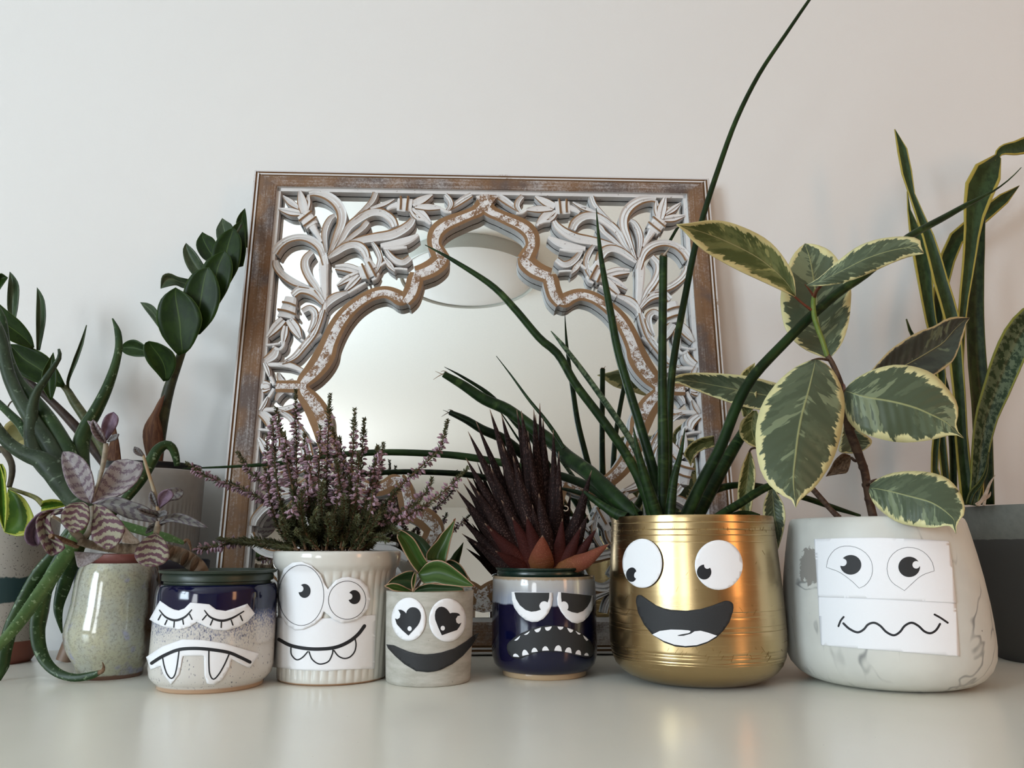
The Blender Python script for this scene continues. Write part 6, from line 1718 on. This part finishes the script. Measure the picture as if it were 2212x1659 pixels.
# ------------------------------------------------------------------ aloe
A0 = ay
AT = [
    ([(200, 1150), (180, 1060), (172, 985), (183, 931), (207, 888), (228, 846), (244, 804), (253, 772), (257, 746), (254, 715), (243, 688)], [22, 21, 19, 16, 13.5, 11.5, 9.5, 8, 7.5, 6.5, 1.5], -.01, .04, 'aloe', .6),
    ([(190, 1120), (150, 1060), (100, 1010), (76, 975), (68, 930), (69, 885), (80, 846), (101, 815), (119, 788), (129, 770), (127, 754)], [20, 18, 18, 17, 15, 12, 8.5, 7, 5.5, 4.5, 2.5], -.02, .0, 'aloe_grey', .6),
    ([(195, 1110), (172, 1045), (150, 985), (126, 940), (100, 898), (64, 854), (40, 826), (21, 788), (10, 745), (4, 690), (-12, 650)], [22, 19, 18, 17, 15, 13.5, 13, 12, 11, 9, 3], -.015, .03, 'aloe', .6),
    ([(190, 1120), (140, 1025), (108, 965), (80, 923), (58, 889), (34, 846), (16, 800), (2, 730), (-14, 690)], [20, 18, 17, 16, 15, 14, 13, 12, 10], -.02, .01, 'aloe_grey', .6),
    ([(120, 1010), (80, 962), (58, 940), (42, 915), (21, 894), (-8, 866)], [8, 9, 9, 9, 8, 7], -.01, .02, 'aloe', .6),
    ([(195, 1120), (165, 1075), (137, 1040), (112, 1012), (90, 994), (57, 982), (23, 961), (0, 935), (-20, 905)], [26, 27, 27, 24, 19, 15, 13, 12, 11], -.02, -.04, 'aloe_grey', .5),
    ([(205, 1140), (255, 1095), (290, 1055), (310, 1025), (326, 997), (340, 973), (357, 961), (371, 966), (379, 984), (383, 1006)], [16, 9, 11, 13, 13, 12, 10, 9, 8, 6], -.01, .04, 'aloe', .6),
    ([(180, 1120), (166, 1158), (149, 1190), (116, 1240), (84, 1286), (55, 1326), (24, 1366), (-16, 1410)], [14, 14, 14.5, 15, 15, 13.5, 12, 9], -.03, -.075, 'aloe_lite', .3),
    ([(165, 1130), (140, 1165), (114, 1200), (80, 1242), (48, 1303), (24, 1355), (12, 1402), (6, 1440), (-4, 1470)], [12, 12, 12, 13, 14, 14, 13, 12, 5], -.02, -.03, 'aloe', .4),
    ([(170, 1140), (125, 1220), (97, 1275), (86, 1320), (81, 1355), (84, 1393), (98, 1428), (124, 1453), (160, 1464), (198, 1459), (216, 1452)], [14, 15, 15, 15.5, 15, 13.5, 11, 9, 8, 8, 5], -.02, -.045, 'aloe', .35),
    ([(185, 1140), (168, 1180), (152, 1225), (136, 1272), (126, 1318), (134, 1368)], [14, 15, 15, 14, 9, 1.5], -.005, -.015, 'aloe', .4),
    ([(215, 1120), (245, 1128), (275, 1137), (313, 1148), (362, 1161), (398, 1173)], [8, 8, 9, 9, 8.5, 4], -.02, -.0, 'aloe_lite', .5),
]
for pts, hw, ya, yb, m, fl_ in AT:
    px_tube('leaf', pts, hw, A0 + ya, A0 + yb, M[m], alo_t, 10, flat=fl_, n=40)
px_tube('dry_tip', [(212, 1453), (221, 1450), (224, 1440), (221, 1430)], [5, 4.5, 2.5, .6], A0 - .046, A0 - .048, M['dry'], alo_t, 8, flat=.5, n=10)
px_tube('dry_tip', [(396, 1172), (405, 1166), (411, 1180), (412, 1192)], [4, 3.5, 2.5, .8], A0, A0 + .002, M['dry'], alo_t, 8, flat=.5, n=10)
# marginal teeth on the nearest leaves
tv = MB()
for pts, hw, ya, yb, m, fl_ in (AT[7], AT[9], AT[2], AT[0]):
    mm = resample([(x, y) for x, y in pts], 15)
    A, B = offs(mm, fit(hw, 15))
    for i in range(2, 14):
        Y = A0 + ya + (yb - ya) * i / 14
        for side in (A, B):
            p = side[i]
            dx, dy = p[0] - mm[i][0], p[1] - mm[i][1]
            l = math.hypot(dx, dy) or 1
            base = P(p[0] - dx / l * 2, p[1] - dy / l * 2, Y)
            tip = P(p[0] + dx / l * 3, p[1] + dy / l * 3, Y)
            ax_ = (tip - base)
            s1 = ax_.orthogonal().normalized() * .0006
            s2 = ax_.cross(s1).normalized() * .0006
            tv.add([base + s1, base - s1 * .5 + s2, base - s1 * .5 - s2, tip], [(0, 1, 3), (1, 2, 3), (2, 0, 3)])
tv.make('leaf_teeth', M['aloe_lite'], alo_t, stuff=True, smooth=False)

# ------------------------------------------------------------------ pothos
S0 = sy
px_tube('vine', [(40, 1150, S0 - .01), (-14, 1010, S0), (0, 970, S0 - .01), (14, 980, S0 - .02), (25, 1002, S0 - .03), (26, 1025, S0 - .035), (20, 1052, S0 - .04)], [7, 7, 7, 7, 6.5, 6, 5], S0, S0, M['vine'], pot_t, 10, n=30)
px_tube('petiole', KK([(90, 850), (180, 880), (280, 915), (350, 950), (410, 1010)]), [3.5, 4, 4.5, 5, 6], S0 - .04, S0 - .05, M['vine_green'], pot_t, 8, n=20)
PLV = [
    ([(75, 862), (50, 960), (30, 1080), (15, 1180), (40, 1262)], [(85, 865), (170, 900), (240, 960), (290, 1050), (322, 1140), (305, 1230), (240, 1290), (140, 1300), (40, 1262)], -.045, -.06, 'pothos'),
    ([(-10, 640), (-30, 800), (-30, 1000), (0, 1150), (45, 1262)], [(5, 640), (50, 790), (64, 960), (62, 1100), (45, 1262)], -.05, -.075, 'pothos'),
    ([(395, 972), (480, 955), (560, 965), (650, 1008)], [(388, 1070), (470, 1055), (560, 1035), (650, 1010)], -.05, -.04, 'pothos'),
    ([(0, 620), (-10, 700), (0, 800), (30, 850)], [(20, 620), (55, 690), (55, 790), (30, 850)], -.03, -.035, 'pothos'),
    ([(430, 150), (300, 180), (180, 188), (80, 220), (25, 290), (30, 380), (80, 470)], [(480, 330), (400, 400), (300, 420), (220, 440), (150, 460), (80, 470)], .02, .0, 'pothos_old'),
]
for a, b, ya, yb, m in PLV:
    leaf('leaf', KK(a), KK(b), S0 + ya, S0 + yb, M[m], pot_t, fold=-.006, solid=.0007)
px_tube('tendril', KK([(70, 90), (100, 40), (150, 12), (170, 10)]), [1.5, 1.6, 1.6, 1.4], S0 + .01, S0 + .01, M['vine'], pot_t, 6, n=10)
